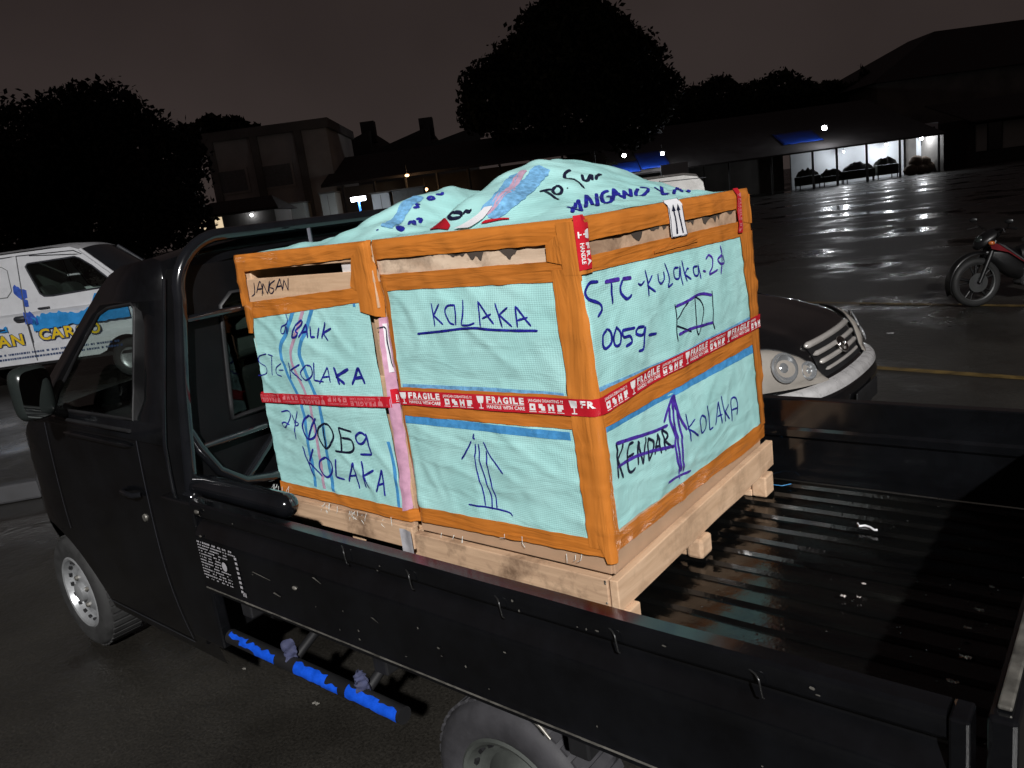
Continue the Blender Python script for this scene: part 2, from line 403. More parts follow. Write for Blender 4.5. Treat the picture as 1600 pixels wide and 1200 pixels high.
# ------------------------------------------------------------------ mesh helpers
class MB:
    def __init__(self):
        self.v = []; self.f = []
    def add(self, vs, fs):
        o = len(self.v)
        self.v += [tuple(p) for p in vs]
        self.f += [tuple(i+o for i in q) for q in fs]
        return self
    def box(self, c, s, rz=0.0, M=None):
        cx, cy, cz = c; hx, hy, hz = s[0]/2, s[1]/2, s[2]/2
        vs = [Vector((x, y, z)) for x in (-hx, hx) for y in (-hy, hy) for z in (-hz, hz)]
        if rz:
            Rm = Matrix.Rotation(rz, 3, 'Z'); vs = [Rm @ p for p in vs]
        vs = [p+Vector(c) for p in vs]
        if M: vs = [M @ p for p in vs]
        return self.add(vs, [(0, 1, 3, 2), (4, 6, 7, 5), (0, 4, 5, 1), (2, 3, 7, 6), (0, 2, 6, 4), (1, 5, 7, 3)])
    def hexa(self, b4, t4):
        """bottom ring of four points and top ring of four points"""
        return self.add(list(b4)+list(t4), [(3, 2, 1, 0), (4, 5, 6, 7), (0, 1, 5, 4), (1, 2, 6, 5), (2, 3, 7, 6), (3, 0, 4, 7)])
    def tube(self, path, r, seg=12, cap=True, closed=False):
        path = [Vector(p) for p in path]
        n = len(path); rings = []
        prev = None
        for i, p in enumerate(path):
            if closed:
                t = (path[(i+1) % n]-path[i-1]).normalized()
            else:
                t = (path[min(i+1, n-1)]-path[max(i-1, 0)]).normalized()
            if prev is None:
                a = Vector((0, 0, 1)) if abs(t.z) < 0.9 else Vector((1, 0, 0))
                nrm = t.cross(a).normalized()
            else:
                nrm = (prev - t*prev.dot(t)).normalized()
            prev = nrm
            bn = t.cross(nrm)
            rr = r[i] if isinstance(r, (list, tuple)) else r
            rings.append([p + (nrm*math.cos(2*math.pi*k/seg)+bn*math.sin(2*math.pi*k/seg))*rr for k in range(seg)])
        vs = [q for rg in rings for q in rg]
        fs = []
        m = n if closed else n-1
        for i in range(m):
            j = (i+1) % n
            for k in range(seg):
                l = (k+1) % seg
                fs.append((i*seg+k, i*seg+l, j*seg+l, j*seg+k))
        if cap and not closed:
            fs.append(tuple(range(seg-1, -1, -1)))
            fs.append(tuple((n-1)*seg+k for k in range(seg)))
        return self.add(vs, fs)
    def lathe(self, prof, origin, axis, seg=28, close=False):
        """prof: list of (radius, along-axis)"""
        ax = Vector(axis).normalized(); o = Vector(origin)
        a = Vector((0, 0, 1)) if abs(ax.z) < 0.9 else Vector((1, 0, 0))
        e1 = ax.cross(a).normalized(); e2 = ax.cross(e1)
        vs = []
        for r, h in prof:
            for k in range(seg):
                t = 2*math.pi*k/seg
                vs.append(o+ax*h+(e1*math.cos(t)+e2*math.sin(t))*r)
        fs = []
        n = len(prof)
        for i in range(n if close else n-1):
            j = (i+1) % n
            for k in range(seg):
                l = (k+1) % seg
                fs.append((i*seg+k, i*seg+l, j*seg+l, j*seg+k))
        return self.add(vs, fs)
    def grid(self, fn, nu, nv, skip=None):
        vs = [fn(i/nu, j/nv) for j in range(nv+1) for i in range(nu+1)]
        fs = []
        for j in range(nv):
            for i in range(nu):
                if skip and skip(i, j): continue
                a = j*(nu+1)+i
                fs.append((a, a+1, a+nu+2, a+nu+1))
        return self.add(vs, fs)
    def poly(self, loops, fn):
        """flat polygon with holes in 2D, mapped to 3D by fn"""
        lp = [[Vector((p[0], p[1], 0)) for p in l] for l in loops]
        tri = tessellate_polygon(lp)
        flat = [p for l in loops for p in l]
        return self.add([fn(*p) for p in flat], [tuple(t) for t in tri])
    def extrude(self, prof, a, b, closed=False):
        """profile of (y,z) swept along x from a to b"""
        n = len(prof)
        vs = [(a, y, z) for y, z in prof]+[(b, y, z) for y, z in prof]
        fs = [(i, (i+1) % n, n+(i+1) % n, n+i) for i in range(n if closed else n-1)]
        if closed:
            fs += [tuple(range(n-1, -1, -1)), tuple(range(n, 2*n))]
        return self.add(vs, fs)
    def sphere(self, c, r, sx=1, sy=1, sz=1, nu=16, nv=10):
        c = Vector(c)
        return self.grid(lambda u, v: c+Vector((math.cos(2*math.pi*u)*math.sin(math.pi*v)*r*sx, math.sin(2*math.pi*u)*math.sin(math.pi*v)*r*sy, math.cos(math.pi*v)*r*sz)), nu, nv)
    def build(self, name, mat, parent=None, smooth=None, bevel=0.0, solid=0.0, bseg=2):
        me = bpy.data.meshes.new(name)
        me.from_pydata(self.v, [], self.f)
        bm = bmesh.new(); bm.from_mesh(me)
        bmesh.ops.remove_doubles(bm, verts=bm.verts, dist=1e-5)
        bmesh.ops.recalc_face_normals(bm, faces=bm.faces)
        bm.to_mesh(me); bm.free()
        me.materials.append(MATS[mat])
        o = bpy.data.objects.new(name, me)
        COL.objects.link(o)
        if solid:
            s = o.modifiers.new('solid', 'SOLIDIFY'); s.thickness = solid; s.offset = 0
        if bevel:
            bv = o.modifiers.new('bevel', 'BEVEL'); bv.width = bevel; bv.segments = bseg; bv.limit_method = 'ANGLE'; bv.angle_limit = R(40)
        if smooth:
            me.shade_smooth()
            me.set_sharp_from_angle(angle=R(smooth))
        if parent is not None:
            hang(o, parent)
        return o
def hang(o, parent):
    """parent keeping the world position"""
    o.parent = parent
    m = parent.matrix_basis.copy(); p = parent
    o.matrix_parent_inverse = WORLD(parent).inverted()
def WORLD(o):
    if o.parent is None:
        return o.matrix_basis.copy()
    return WORLD(o.parent) @ o.matrix_parent_inverse @ o.matrix_basis
def thing(name, label, cat, loc, group=None):
    o = bpy.data.objects.new(name, None)
    o.empty_display_size = 0.1
    COL.objects.link(o)
    o.location = loc
    return tag(o, label, cat, group)
def tag(o, label, cat, group=None):
    o['label'] = label; o['category'] = cat
    if group: o['group'] = group
    return o
def structure(o):
    o['kind'] = 'structure'
    return o
def nz(x, y, z=0.0):
    return noise.noise(Vector((x, y, z)))
def smooth01(a, b, x):
    t = max(0.0, min(1.0, (x-a)/(b-a))); return t*t*(3-2*t)
_font_cache = {}
def text2d(s, bold=0.0):
    """lettering outline as flat triangles, cap height about 0.7"""
    key = (s, bold)
    if key in _font_cache: return _font_cache[key]
    cu = bpy.data.curves.new('lettering', 'FONT')
    cu.body = s; cu.resolution_u = 3; cu.offset = bold
    ob = bpy.data.objects.new('lettering', cu)
    COL.objects.link(ob)
    dg = bpy.context.evaluated_depsgraph_get()
    me = bpy.data.meshes.new_from_object(ob.evaluated_get(dg))
    vs = [(v.co.x, v.co.y) for v in me.vertices]
    fs = [tuple(p.vertices) for p in me.polygons]
    bpy.data.objects.remove(ob); bpy.data.curves.remove(cu); bpy.data.meshes.remove(me)
    w = max(v[0] for v in vs) if vs else 1
    _font_cache[key] = (vs, fs, w)
    return _font_cache[key]
def put_text(mb, s, fn, x0, y0, width, height, bold=0.0):
    """text fitted into width x height (cap height) at x0,y0 of a 2D sheet mapped by fn"""
    vs, fs, w = text2d(s, bold)
    mb.add([fn(x0+vx/w*width, y0+vy/0.7*height) for vx, vy in vs], fs)
def rect2d(mb, fn, x0, y0, x1, y1, n=1):
    mb.grid(lambda u, v: fn(x0+(x1-x0)*u, y0+(y1-y0)*v), n, 1)

# ================================================================== SETTING
g = MB().add([(-500, -500, 0), (500, -500, 0), (500, 500, 0), (-500, 500, 0)], [(0, 1, 2, 3)]).build('ground', 'wet_asphalt')
structure(g)
def marking(p, q, w):
    p = Vector(p); q = Vector(q); t = (q-p).normalized(); n = Vector((-t.y, t.x, 0))*w/2
    m = MB()
    k = 24
    for i in range(k):
        a = p+(q-p)*(i/k); b = p+(q-p)*((i+1)/k)
        ja, jb = (1+0.35*nz(i*0.9, p.y)), (1+0.35*nz((i+1)*0.9, p.y))
        m.add([a-n*ja, b-n*jb, b+n*jb, a+n*ja], [(0, 1, 2, 3)])
    return structure(m.build('road_marking', 'line_yellow'))
marking((-6.5, 10.44, 0.004), (4.5, 8.20, 0.004), 0.11)
marking((-5.5, 6.90, 0.004), (5.0, 5.15, 0.004), 0.11)

# floodlight on a pole behind the camera: the light the whole yard stands in
lp = YARD_LAMP_POS
pole = thing('floodlight_pole', 'tall grey floodlight pole lighting the parking yard', 'lamp post', (lp.x, lp.y, 0))
aim = (Vector((-1.2, 1.0, 0.6))-lp).normalized()
MB().tube([(lp.x, lp.y, 0), (lp.x, lp.y, 4), (lp.x, lp.y, lp.z-0.1)], [0.11, 0.09, 0.07], 14).build('pole', 'pole_dark', pole, 40)
MB().lathe([(0.0, -0.26), (0.16, -0.24), (0.34, -0.05), (0.36, -0.02), (0.33, -0.02), (0.30, -0.05)], lp, aim, 24).build('lamp_housing', 'pole_dark', pole, 40)
MB().lathe([(0.0, 0), (0.30, 0)], lp-aim*0.045, aim, 24).build('lamp_lens', 'bulb_white', pole)
ld = bpy.data.lights.new('floodlight', 'SPOT')       # wide flat beam of an asymmetric floodlight, cut off above the yard
ld.spot_size = R(40); ld.spot_blend = 0.45; ld.shadow_soft_size = 0.22; ld.energy = YARD_LAMP_POWER; ld.color = (1.0, 0.985, 0.97)
lo = bpy.data.objects.new('floodlight', ld); COL.objects.link(lo)
lo.location = lp
lo.scale = (1.9, 1, 1)
lo.rotation_euler = aim.to_track_quat('-Z', 'Y').to_euler()

def bulb_light(name, p, power, r=0.12, col=(0.93, 0.96, 1.0)):
    l = bpy.data.lights.new(name, 'POINT'); l.energy = power; l.color = col; l.shadow_soft_size = r
    o = bpy.data.objects.new(name, l); COL.objects.link(o); o.location = p
    return o

def vbox(mb, lat0, lat1, d0, d1, z0, z1):
    """box aligned to the far side of the yard"""
    mb.hexa([V(lat0, d0, z0), V(lat1, d0, z0), V(lat1, d1, z0), V(lat0, d1, z0)],
            [V(lat0, d0, z1), V(lat1, d0, z1), V(lat1, d1, z1), V(lat0, d1, z1)])
    return mb

# ------------------------------------------------------------------ grey block with pilasters
d = 50
la, zt0 = latz(322, 224, d); lb, _ = latz(512, 215, d)
b = thing('apartment_block', 'tall plain grey wall block beside the dark left tree', 'building', V((la+lb)/2, d, 0))
vbox(MB(), la, lb, d, d+9, 0, zt0).build('wall', 'wall_grey', b)
vbox(MB(), la-0.2, lb+0.2, d-0.25, d+9.2, zt0, zt0+0.55).build('parapet', 'wall_dark', b)
for px in (335, 405, 475):
    l, _ = latz(px, 260, d)
    vbox(MB(), l-0.22, l+0.22, d-0.32, d-0.003, 0, zt0).build('pilaster', 'wall_dark', b)
for k, px in enumerate((368, 440)):
    l, _ = latz(px, 300, d)
    for z0 in (1.0, 4.6):
        w = vbox(MB(), l-1.0, l+1.0, d-0.10, d-0.004, z0, z0+1.5).build('window', 'wall_grey', b)
        vbox(MB(), l-0.85, l+0.85, d-0.13, d-0.104, z0+0.12, z0+1.38).build('pane', 'shutter_grey', w)
# ------------------------------------------------------------------ warehouse with saw-tooth roofs
d = 62
b = thing('warehouse', 'dark warehouse with three saw-tooth roof peaks and vent stacks', 'building', V(latz(590, 300, d)[0], d, 0))
la, ze = latz(430, 262, d); lb, _ = latz(745, 240, d)
vbox(MB(), la, lb, d, d+14, 0, ze).build('wall', 'wall_dark', b)
peaks = [(432, 487, 205), (492, 578, 196), (585, 670, 190), (676, 748, 188)]
for (p0, p1, py) in peaks:
    l0, _ = latz(p0, 240, d); l1, zp = latz(p1, py+8, d)
    m = MB().hexa([V(l0, d-0.4, ze), V(l1, d-0.4, ze), V(l1, d+14, ze), V(l0, d+14, ze)],
                  [V(l0+0.05, d-0.4, ze+0.25), V(l1, d-0.4, zp), V(l1, d+14, zp), V(l0+0.05, d+14, ze+0.25)])
    rf = m.build('roof', 'roof_dark', b)
    vbox(MB(), l1-0.75, l1+0.3, d+0.5, d+1.6, zp-0.8, zp+0.75).build('vent_stack', 'roof_dark', rf)
# ------------------------------------------------------------------ long low sheds on the far side
d = 47
b = thing('low_shed', 'long dark low-roofed shed behind the pale kiosks', 'shed', V(latz(760, 300, d)[0], d, 0))
la, z1 = latz(515, 292, d); lb, _ = latz(960, 262, d)
zt1 = latz(515, 250, d+6)[1]
vbox(MB(), la, lb, d+3, d+8, 0, z1).build('wall', 'wall_dark', b)
MB().hexa([V(la-.5, d, z1), V(lb, d, z1), V(lb, d+8, zt1), V(la-.5, d+8, zt1)], [V(la-.5, d, z1+.15), V(lb, d, z1+.15), V(lb, d+8, zt1+.2), V(la-.5, d+8, zt1+.2)]).build('roof', 'roof_dark', b)
for k in range(9):
    l = la+(lb-la)*(k+0.4)/9
    MB().tube([V(l, d+0.15, 0), V(l, d+0.15, z1)], 0.08, 8).build('post', 'pole_dark', b, 40)
for n, (p0, p1, y0, y1, mt, lab) in enumerate([
        (432, 475, 322, 347, 'kiosk_pale', 'wide pale kiosk box left of the fluorescent lamp'),
        (499, 523, 304, 338, 'kiosk_pale', 'tall narrow pale kiosk panel left of the fluorescent lamp'),
        (580, 608, 304, 330, 'wall_white', 'small white kiosk box just right of the fluorescent lamp'),
        (612, 662, 299, 326, 'shutter_grey', 'long grey kiosk box under the low shed roof')]):
    dd = 42
    l0, zt_ = latz(p0, y0, dd); l1, _ = latz(p1, y0, dd); zb_ = max(0.02, latz((p0+p1)/2, y1+16, dd)[1]); zb_ = 0.0
    k = thing('kiosk', lab, 'kiosk', V((l0+l1)/2, dd, 0), 'kiosks in front of the low shed')
    vbox(MB(), l0, l1, dd, dd+1.6, 0.12, zt_).build('cabinet', mt, k, bevel=0.02)
    vbox(MB(), l0-0.06, l1+0.06, dd-0.08, dd+1.66, zt_, zt_+0.07).build('lid', 'wall_dark', k)
    for lx in (l0+0.06, l1-0.06):
        vbox(MB(), lx-0.04, lx+0.04, dd+0.05, dd+0.13, 0, 0.12).build('foot', 'pole_dark', k)
    vbox(MB(), (l0+l1)/2-0.012, (l0+l1)/2+0.012, dd-0.006, dd-0.001, 0.2, zt_-0.08).build('seam', 'wall_dark', k)
# fluorescent lamp on a blue post
dd = 40
p = far(560, 310, dd)
l_, z_ = latz(560, 310, dd)
t = thing('fluorescent_lamp', 'lit white fluorescent lamp on a blue post before the sheds', 'street lamp', V(l_, dd, 0))
MB().tube([V(l_, dd, 0), V(l_, dd, z_-0.08)], 0.06, 10).build('post', 'pole_blue', t, 40)
MB().tube([V(l_-0.36, dd-0.05, z_-0.05), V(l_+0.36, dd-0.05, z_-0.05)], 0.085, 12).build('tube', 'tube_white', t, 40)
vbox(MB(), l_-0.40, l_+0.40, dd-0.11, dd+0.06, z_+0.04, z_+0.09).build('reflector', 'label_white', t)
bulb_light('fluorescent_light', V(l_, dd-0.35, z_-0.15), 90, 0.2)
# little house with two lit windows under the left tree
dd = 36
l0, zt_ = latz(300, 335, dd); l1, _ = latz(430, 335, dd)
b = thing('roadside_house', 'small dark house with two dim lit windows under the left tree', 'house', V((l0+l1)/2, dd, 0))
vbox(MB(), l0, l1, dd, dd+3, 0, zt_-0.25).build('wall', 'wall_dark', b)
MB().hexa([V(l0-.3, dd-.5, zt_-.25), V(l1+.3, dd-.5, zt_-.25), V(l1+.3, dd+3.3, zt_-.25), V(l0-.3, dd+3.3, zt_-.25)],
          [V(l0-.3, dd-.5, zt_-.15), V(l1+.3, dd-.5, zt_-.15), V(l1-.4, dd+1.5, zt_+.45), V(l0+.4, dd+1.5, zt_+.45)]).build('roof', 'roof_dark', b)
for (px, py, w, h) in ((318, 350, .17, .26), (343, 348, .17, .24)):
    l, z = latz(px, py, dd)
    wd = vbox(MB(), l-w-.04, l+w+.04, dd-.06, dd-.002, z-h-.04, z+h+.04).build('window', 'pole_dark', b)
    vbox(MB(), l-w, l+w, dd-.075, dd-.062, z-h, z+h).build('pane', 'window_warm', wd)
l, z = latz(395, 336, dd)
t = thing('wall_lamp', 'tiny lit white lamp on the small dark house', 'lamp', V(l, dd-.2, z))
MB().sphere(V(l, dd-.2, z), 0.06).build('bulb', 'bulb_white', t, 60)
MB().tube([V(l, dd-.2, z+.05), V(l, dd-.1, z+.14), V(l, dd-.002, z+.14)], .015, 6).build('bracket', 'pole_dark', t, 40)
# two warm lamps under the low shed
for (px, py, r, lab) in ((636, 274, .10, 'dim orange lamp under the low shed roof, upper one'), (664, 296, .14, 'warm orange lamp under the low shed roof, lower one')):
    dd = 46.6
    l, z = latz(px, py, dd)
    t = thing('pendant_lamp', lab, 'lamp', V(l, dd, z))
    MB().sphere(V(l, dd, z), r, 1.6, 1.0, .8).build('bulb', 'bulb_warm', t, 60)
    MB().tube([V(l, dd, z+r*.7), V(l, dd, z+r+.5)], .012, 6).build('cord', 'pole_dark', t)
    bulb_light('pendant_light', V(l, dd-.3, z-.1), 12, .1, (1, .6, .3))

# ------------------------------------------------------------------ market shed on the right
d = 57
la, ze = latz(905, 268, d); lb, _ = latz(1478, 218, d)
ze = latz(1250, 240, d)[1]
zr = latz(1250, 172, d+12)[1]
b = thing('market_shed', 'long open market shed with lit white back wall and dark roof', 'market shed', V((la+lb)/2, d, 0))
MB().hexa([V(la, d, ze), V(lb, d, ze), V(lb, d+12, zr), V(la, d+12, zr)], [V(la, d, ze+.12), V(lb, d, ze+.12), V(lb, d+12, zr+.15), V(la, d+12, zr+.15)]).build('roof', 'roof_dark', b)
l0, _ = latz(1236, 260, d+5); l1, _ = latz(1412, 250, d+5)
vbox(MB(), l0, l1, d+5, d+5.2, 0, ze+1.6).build('wall', 'wall_white', b)
l2, _ = latz(1466, 250, d+3)
vbox(MB(), l1+.02, l2, d+3, d+3.2, 0, ze+1.0).build('wall', 'wall_white', b)
MB().hexa([V(lb-.15, d+3.2, 0), V(lb, d+.3, 0), V(lb, d+11.8, 0), V(lb-.15, d+11.8, 0)], [V(lb-.15, d+3.2, ze+1.0), V(lb, d+.3, ze), V(lb, d+11.8, zr), V(lb-.15, d+11.8, zr)]).build('light_block_wall', 'wall_dark', b)  # end wall added to block the shed lamps' light towards the shop
for px in (1443, 1456):
    l, _ = latz(px, 225, d+3)
    for zz in (2.05, 2.75):
        vbox(MB(), l-.2, l+.2, d+2.9, d+2.998, zz, zz+.55).build('window', 'window_dark', b)
for px in (915, 960, 1010, 1075, 1140, 1207, 1272, 1310, 1357, 1409, 1470):
    l, _ = latz(px, 250, d)
    MB().tube([V(l, d+.25, 0), V(l, d+.25, ze+.05)], .085, 8).build('post', 'pole_dark', b, 40)
for px0, px1 in ((905, 1000), (1000, 1100), (1100, 1225)):
    l0, _ = latz(px0, 262, d+6); l1, _ = latz(px1, 262, d+6)
    vbox(MB(), l0, l1-.05, d+6, d+6.2, 0, ze+1.9).build('back_panel', 'wall_dark', b)
# blue tarpaulins lying on the roof
def tarp(px0, px1, py0, lab, t0=.05, t1=.5):
    l0, _ = latz(px0, py0, d); l1, _ = latz(px1, py0, d)
    fn = lambda u, v: V(l0+(l1-l0)*u+.3*v, d+12*(t0+(t1-t0)*v), ze+(zr-ze)*(t0+(t1-t0)*v)+.19+.05*nz(u*6, v*6, px0))
    o = MB().grid(fn, 14, 8).build('tarpaulin', 'tarp_blue', None, 60, solid=.02)
    return tag(o, lab, 'tarpaulin', 'blue tarpaulins on the shed roof')
tarp(945, 1000, 240, 'blue tarpaulin on the shed roof above the leftmost bulb', .02, .25)
tarp(1003, 1050, 235, 'blue tarpaulin on the shed roof above the second bulb', .05, .4)
tarp(1240, 1305, 212, 'blue tarpaulin on the shed roof behind the big bulb', .16, .42)
# clutter inside the shed
for i, (px, w, h, dd, lab) in enumerate([
        (1265, .8, 1.25, d+1.2, 'black covered handcart at the left end of the lit shed'),
        (1303, .8, .95, d+1.5, 'dark stacked stall goods by the second shed post'),
        (1345, 1.1, 1.2, d+1.0, 'dark covered stall counter in the middle of the lit shed'),
        (1388, .8, 1.35, d+1.3, 'dark tall stall frame near the bright inner bulb')]):
    l, _ = latz(px, 260, dd)
    t = thing('market_stall', lab, 'stall', V(l, dd, 0), 'stalls inside the market shed')
    vbox(MB(), l-w, l+w, dd, dd+1, .3, h*.75).build('counter', 'stall_dark', t, bevel=.06)
    m = MB().grid(lambda u, v: V(l-w*.95+1.9*w*u, dd+.1+.8*v, h*.75+.02+(.5)*abs(math.sin(math.pi*u))**.4*abs(math.sin(math.pi*v))**.5*(1+.7*nz(u*5+i*3, v*3))), 22, 6)
    m.build('goods', 'stall_dark', t, 50)
    for sx in (-1, 1):
        for sy in (.08, .92):
            MB().tube([V(l+sx*w*.9, dd+sy, 0), V(l+sx*w*.9, dd+sy, .3)], .04, 6).build('leg', 'pole_dark', t)
for i, (px, py, r, lab) in enumerate([(1424, 256, .55, 'brown sack at the left foot of the sack heap'), (1438, 258, .6, 'brown sack in front of the sack heap'),
                                 (1451, 257, .5, 'brown sack at the right foot of the sack heap'), (1431, 246, .5, 'brown sack on top of the heap, left'), (1445, 247, .42, 'brown sack on top of the heap, right')]):
    dd = d+1.5
    l, z = latz(px, py, dd)
    z = max(z, .4)
    zc = .40 if i < 3 else (.98 if i == 3 else .86)
    m = MB().grid(lambda u, v: V(l, dd, zc)+RH*(math.cos(6.283*u)*math.sin(3.1416*v)*r*(1+.25*nz(u*4+i, v*4)))+FH*(math.sin(6.283*u)*math.sin(3.1416*v)*r*.8)+Vector((0, 0, math.cos(3.1416*v)*.42*(1+.2*nz(u*3, v*3+i)))), 14, 9)
    tag(m.build('sack', 'sack_brown', None, 60), lab, 'sack', 'sacks heaped inside the shed')
# bulbs
def pendant(px, py, dd, r, power, lab, top):
    l, z = latz(px, py, dd)
    t = thing('pendant_lamp', lab, 'lamp', V(l, dd, z))
    MB().sphere(V(l, dd, z), r).build('bulb', 'bulb_white', t, 60)
    MB().lathe([(.02, .0), (.05, .05), (r*1.5, -.02), (r*1.5, -.04)], V(l, dd, z+r+.02), (0, 0, 1), 16).build('shade', 'pole_dark', t, 50)
    MB().tube([V(l, dd, z+r+.05), V(l, dd+.1, z+top)], .015, 6).build('cord', 'pole_dark', t)
    bulb_light('pendant_light', V(l, dd-r-.1, z-.05), power, r)
pendant(1288, 200, d+.6, .17, 170, 'big bright white bulb over the market shed roof', .6)
pendant(975, 243, d-.2, .14, 130, 'leftmost bright white bulb of the market shed', .6)
pendant(1035, 240, d-.2, .13, 110, 'second white bulb from the left along the shed', .6)
pendant(1385, 226, d+3.9, .10, 150, 'small white bulb inside the lit shed by the middle post', .6)
pendant(1440, 216, d+2.1, .12, 120, 'white bulb inside the lit shed by its right end wall', .5)
pendant(1318, 237, d+3.6, .07, 110, 'dim small bulb hanging in the left bay of the lit shed', .5)
# whiteboard stand seen behind the cream van
dd = d-1
l0, z1_ = latz(1032, 258, dd); l1, z0_ = latz(1076, 271, dd)
t = thing('notice_board', 'pale blue notice board under the shed behind the cream van', 'board', V((l0+l1)/2, dd, 0))
vbox(MB(), l0, l1, dd, dd+.06, z0_, z1_).build('panel', 'wall_white', t)
for l in (l0+.1, (l0+l1)/2, l1-.1):
    MB().tube([V(l, dd+.1, 0), V(l, dd+.1, z1_)], .04, 6).build('leg', 'pole_dark', t)

# ------------------------------------------------------------------ high roofed hall at the right edge
d = 74
b = thing('large_hall', 'large dark hall with a high hipped roof at the right edge', 'building', V(latz(1560, 200, d)[0], d, 0))
l0, _ = latz(1362, 130, d); l1 = latz(1760, 90, d)[0]
zE = latz(1380, 128, d)[1]
lt0, zT = latz(1478, 42, d+6); lt1 = latz(1700, 0, d+6)[0]
vbox(MB(), l0+1, l1-1, d+1, d+20, 0, zE).build('wall', 'wall_dark', b)
MB().hexa([V(l0, d, zE), V(l1, d, zE), V(l1, d+21, zE), V(l0, d+21, zE)], [V(lt0, d+8, zT), V(lt1, d+8, zT), V(lt1, d+13, zT), V(lt0, d+13, zT)]).build('roof', 'roof_dark', b)
# roadside shop at the right edge
d = 64
b = thing('shuttered_shop', 'dim shop with pale shutters at the right edge of the yard', 'shop', V(latz(1570, 230, d)[0], d, 0))
l0, zs = latz(1512, 186, d); l1 = latz(1720, 150, d)[0]
vbox(MB(), l0, l1, d, d+5, 0, zs).build('wall', 'roof_dark', b)
MB().hexa([V(l0-.6, d-1.6, zs-.35), V(l1, d-1.6, zs-.35), V(l1, d+5.2, zs+1.6), V(l0-.6, d+5.2, zs+1.6)], [V(l0-.6, d-1.6, zs-.25), V(l1, d-1.6, zs-.25), V(l1, d+5.2, zs+1.7), V(l0-.6, d+5.2, zs+1.7)]).build('roof', 'roof_dark', b)
for p0, p1, mt in ((1524, 1541, 'kiosk_pale'), (1543, 1564, 'window_dark'), (1566, 1602, 'kiosk_pale'), (1604, 1640, 'shutter_grey')):
    a, zz1 = latz(p0, 198, d); c, _ = latz(p1, 198, d)
    sh = vbox(MB(), a, c, d-.1, d-.003, 1.0, 3.1).build('shutter', mt, b)
    for j in range(4):
        vbox(MB(), a+.02, c-.02, d-.125, d-.102, 1.05+j*.52, 1.05+j*.52+.44).build('slat', mt, sh)

# ------------------------------------------------------------------ trees
def leaf_cloud(blobs, n, size, seed):
    g_ = np.random.default_rng(seed)
    vol = np.array([b_[3]*b_[4]*b_[5] for b_ in blobs]); pr = vol/vol.sum()
    idx = g_.choice(len(blobs), n, p=pr)
    B = np.array(blobs)[idx]
    dirn = g_.normal(size=(n, 3)); dirn /= np.linalg.norm(dirn, axis=1)[:, None]
    rad = g_.uniform(0.45, 1.0, n)**0.45*(1+0.10*g_.normal(size=n))
    P = B[:, :3]+dirn*rad[:, None]*B[:, 3:6]
    a = g_.normal(size=(n, 3)); a /= np.linalg.norm(a, axis=1)[:, None]
    c = np.cross(a, g_.normal(size=(n, 3))); c /= np.linalg.norm(c, axis=1)[:, None]
    s = size*g_.uniform(.5, 1.4, n)[:, None]
    vs = np.stack([P-a*s, P-c*s*.55, P+a*s, P+c*s*.55], 1).reshape(-1, 3)
    return vs
def leaf_mesh(name, vs, mat, parent):
    n = len(vs)//4
    me = bpy.data.meshes.new(name)
    me.vertices.add(4*n); me.vertices.foreach_set('co', vs.ravel().astype(np.float32))
    me.loops.add(4*n); me.loops.foreach_set('vertex_index', np.arange(4*n, dtype=np.int32))
    me.polygons.add(n); me.polygons.foreach_set('loop_start', np.arange(0, 4*n, 4, dtype=np.int32))
    me.update(calc_edges=True)
    me.materials.append(MATS[mat])
    o = bpy.data.objects.new(name, me); COL.objects.link(o)
    if parent: hang(o, parent)
    return o
def tree(label, d, outline, n, size, seed, mat='leaf_dark', group=None, trunk_px=None, name='broadleaf_tree'):
    """outline: list of crown lobes (px, py, radius px) at depth d"""
    blobs = []
    k = d/FPX
    for (px, py, rp) in outline:
        l, z = latz(px, py, d)
        j = ((px*13+py*7) % 11-5)/5
        p = V(l, d+j*rp*k*.5, z)
        blobs.append((p.x, p.y, p.z, rp*k, rp*k, rp*k*.85))
    cx = sum(o[0] for o in outline)/len(outline) if trunk_px is None else trunk_px
    l, z = latz(cx, outline[0][1], d)
    base = V(l, d, 0)
    t = thing(name, label, 'tree', base, group)
    zc = max(1.5, min(b_[2]-b_[5] for b_ in blobs)+.8)
    m = MB().tube([base, base+Vector((.1, .05, zc*.5)), base+Vector((.0, .1, zc))], [.45, .36, .3], 12)
    tr = m.build('trunk', 'bark', t, 60)
    for b_ in blobs[:7]:
        e = Vector(b_[:3]); s = base+Vector((0, .1, zc*.8))
        MB().tube([s, s.lerp(e, .5)+Vector((.2, .2, -.3)), e], [.2, .13, .05], 8).build('limb', 'bark', t, 60)
    leaf_mesh('crown', leaf_cloud(blobs, n, size, seed), mat, t)
    return t
tree('big round black tree crown standing above the crates', 52,
     [(890, 95, 85), (830, 110, 70), (780, 140, 58), (960, 110, 75), (1010, 145, 55), (890, 40, 55), (850, 50, 45), (935, 45, 45), (760, 170, 42),
      (820, 180, 60), (900, 180, 65), (980, 180, 58), (1040, 130, 28), (735, 125, 20), (742, 185, 25), (870, 15, 30), (960, 60, 40), (915, 14, 24)], 46000, .20, 1)
tree('wide black tree mass standing behind the white van', 27,
     [(140, 225, 95), (60, 250, 90), (210, 260, 95), (250, 320, 75), (120, 330, 120), (20, 330, 100), (-40, 280, 90), (285, 345, 50), (175, 175, 50), (95, 175, 42), (265, 250, 50), (130, 150, 25), (-70, 360, 80)], 50000, .11, 2, 'leaf_near')
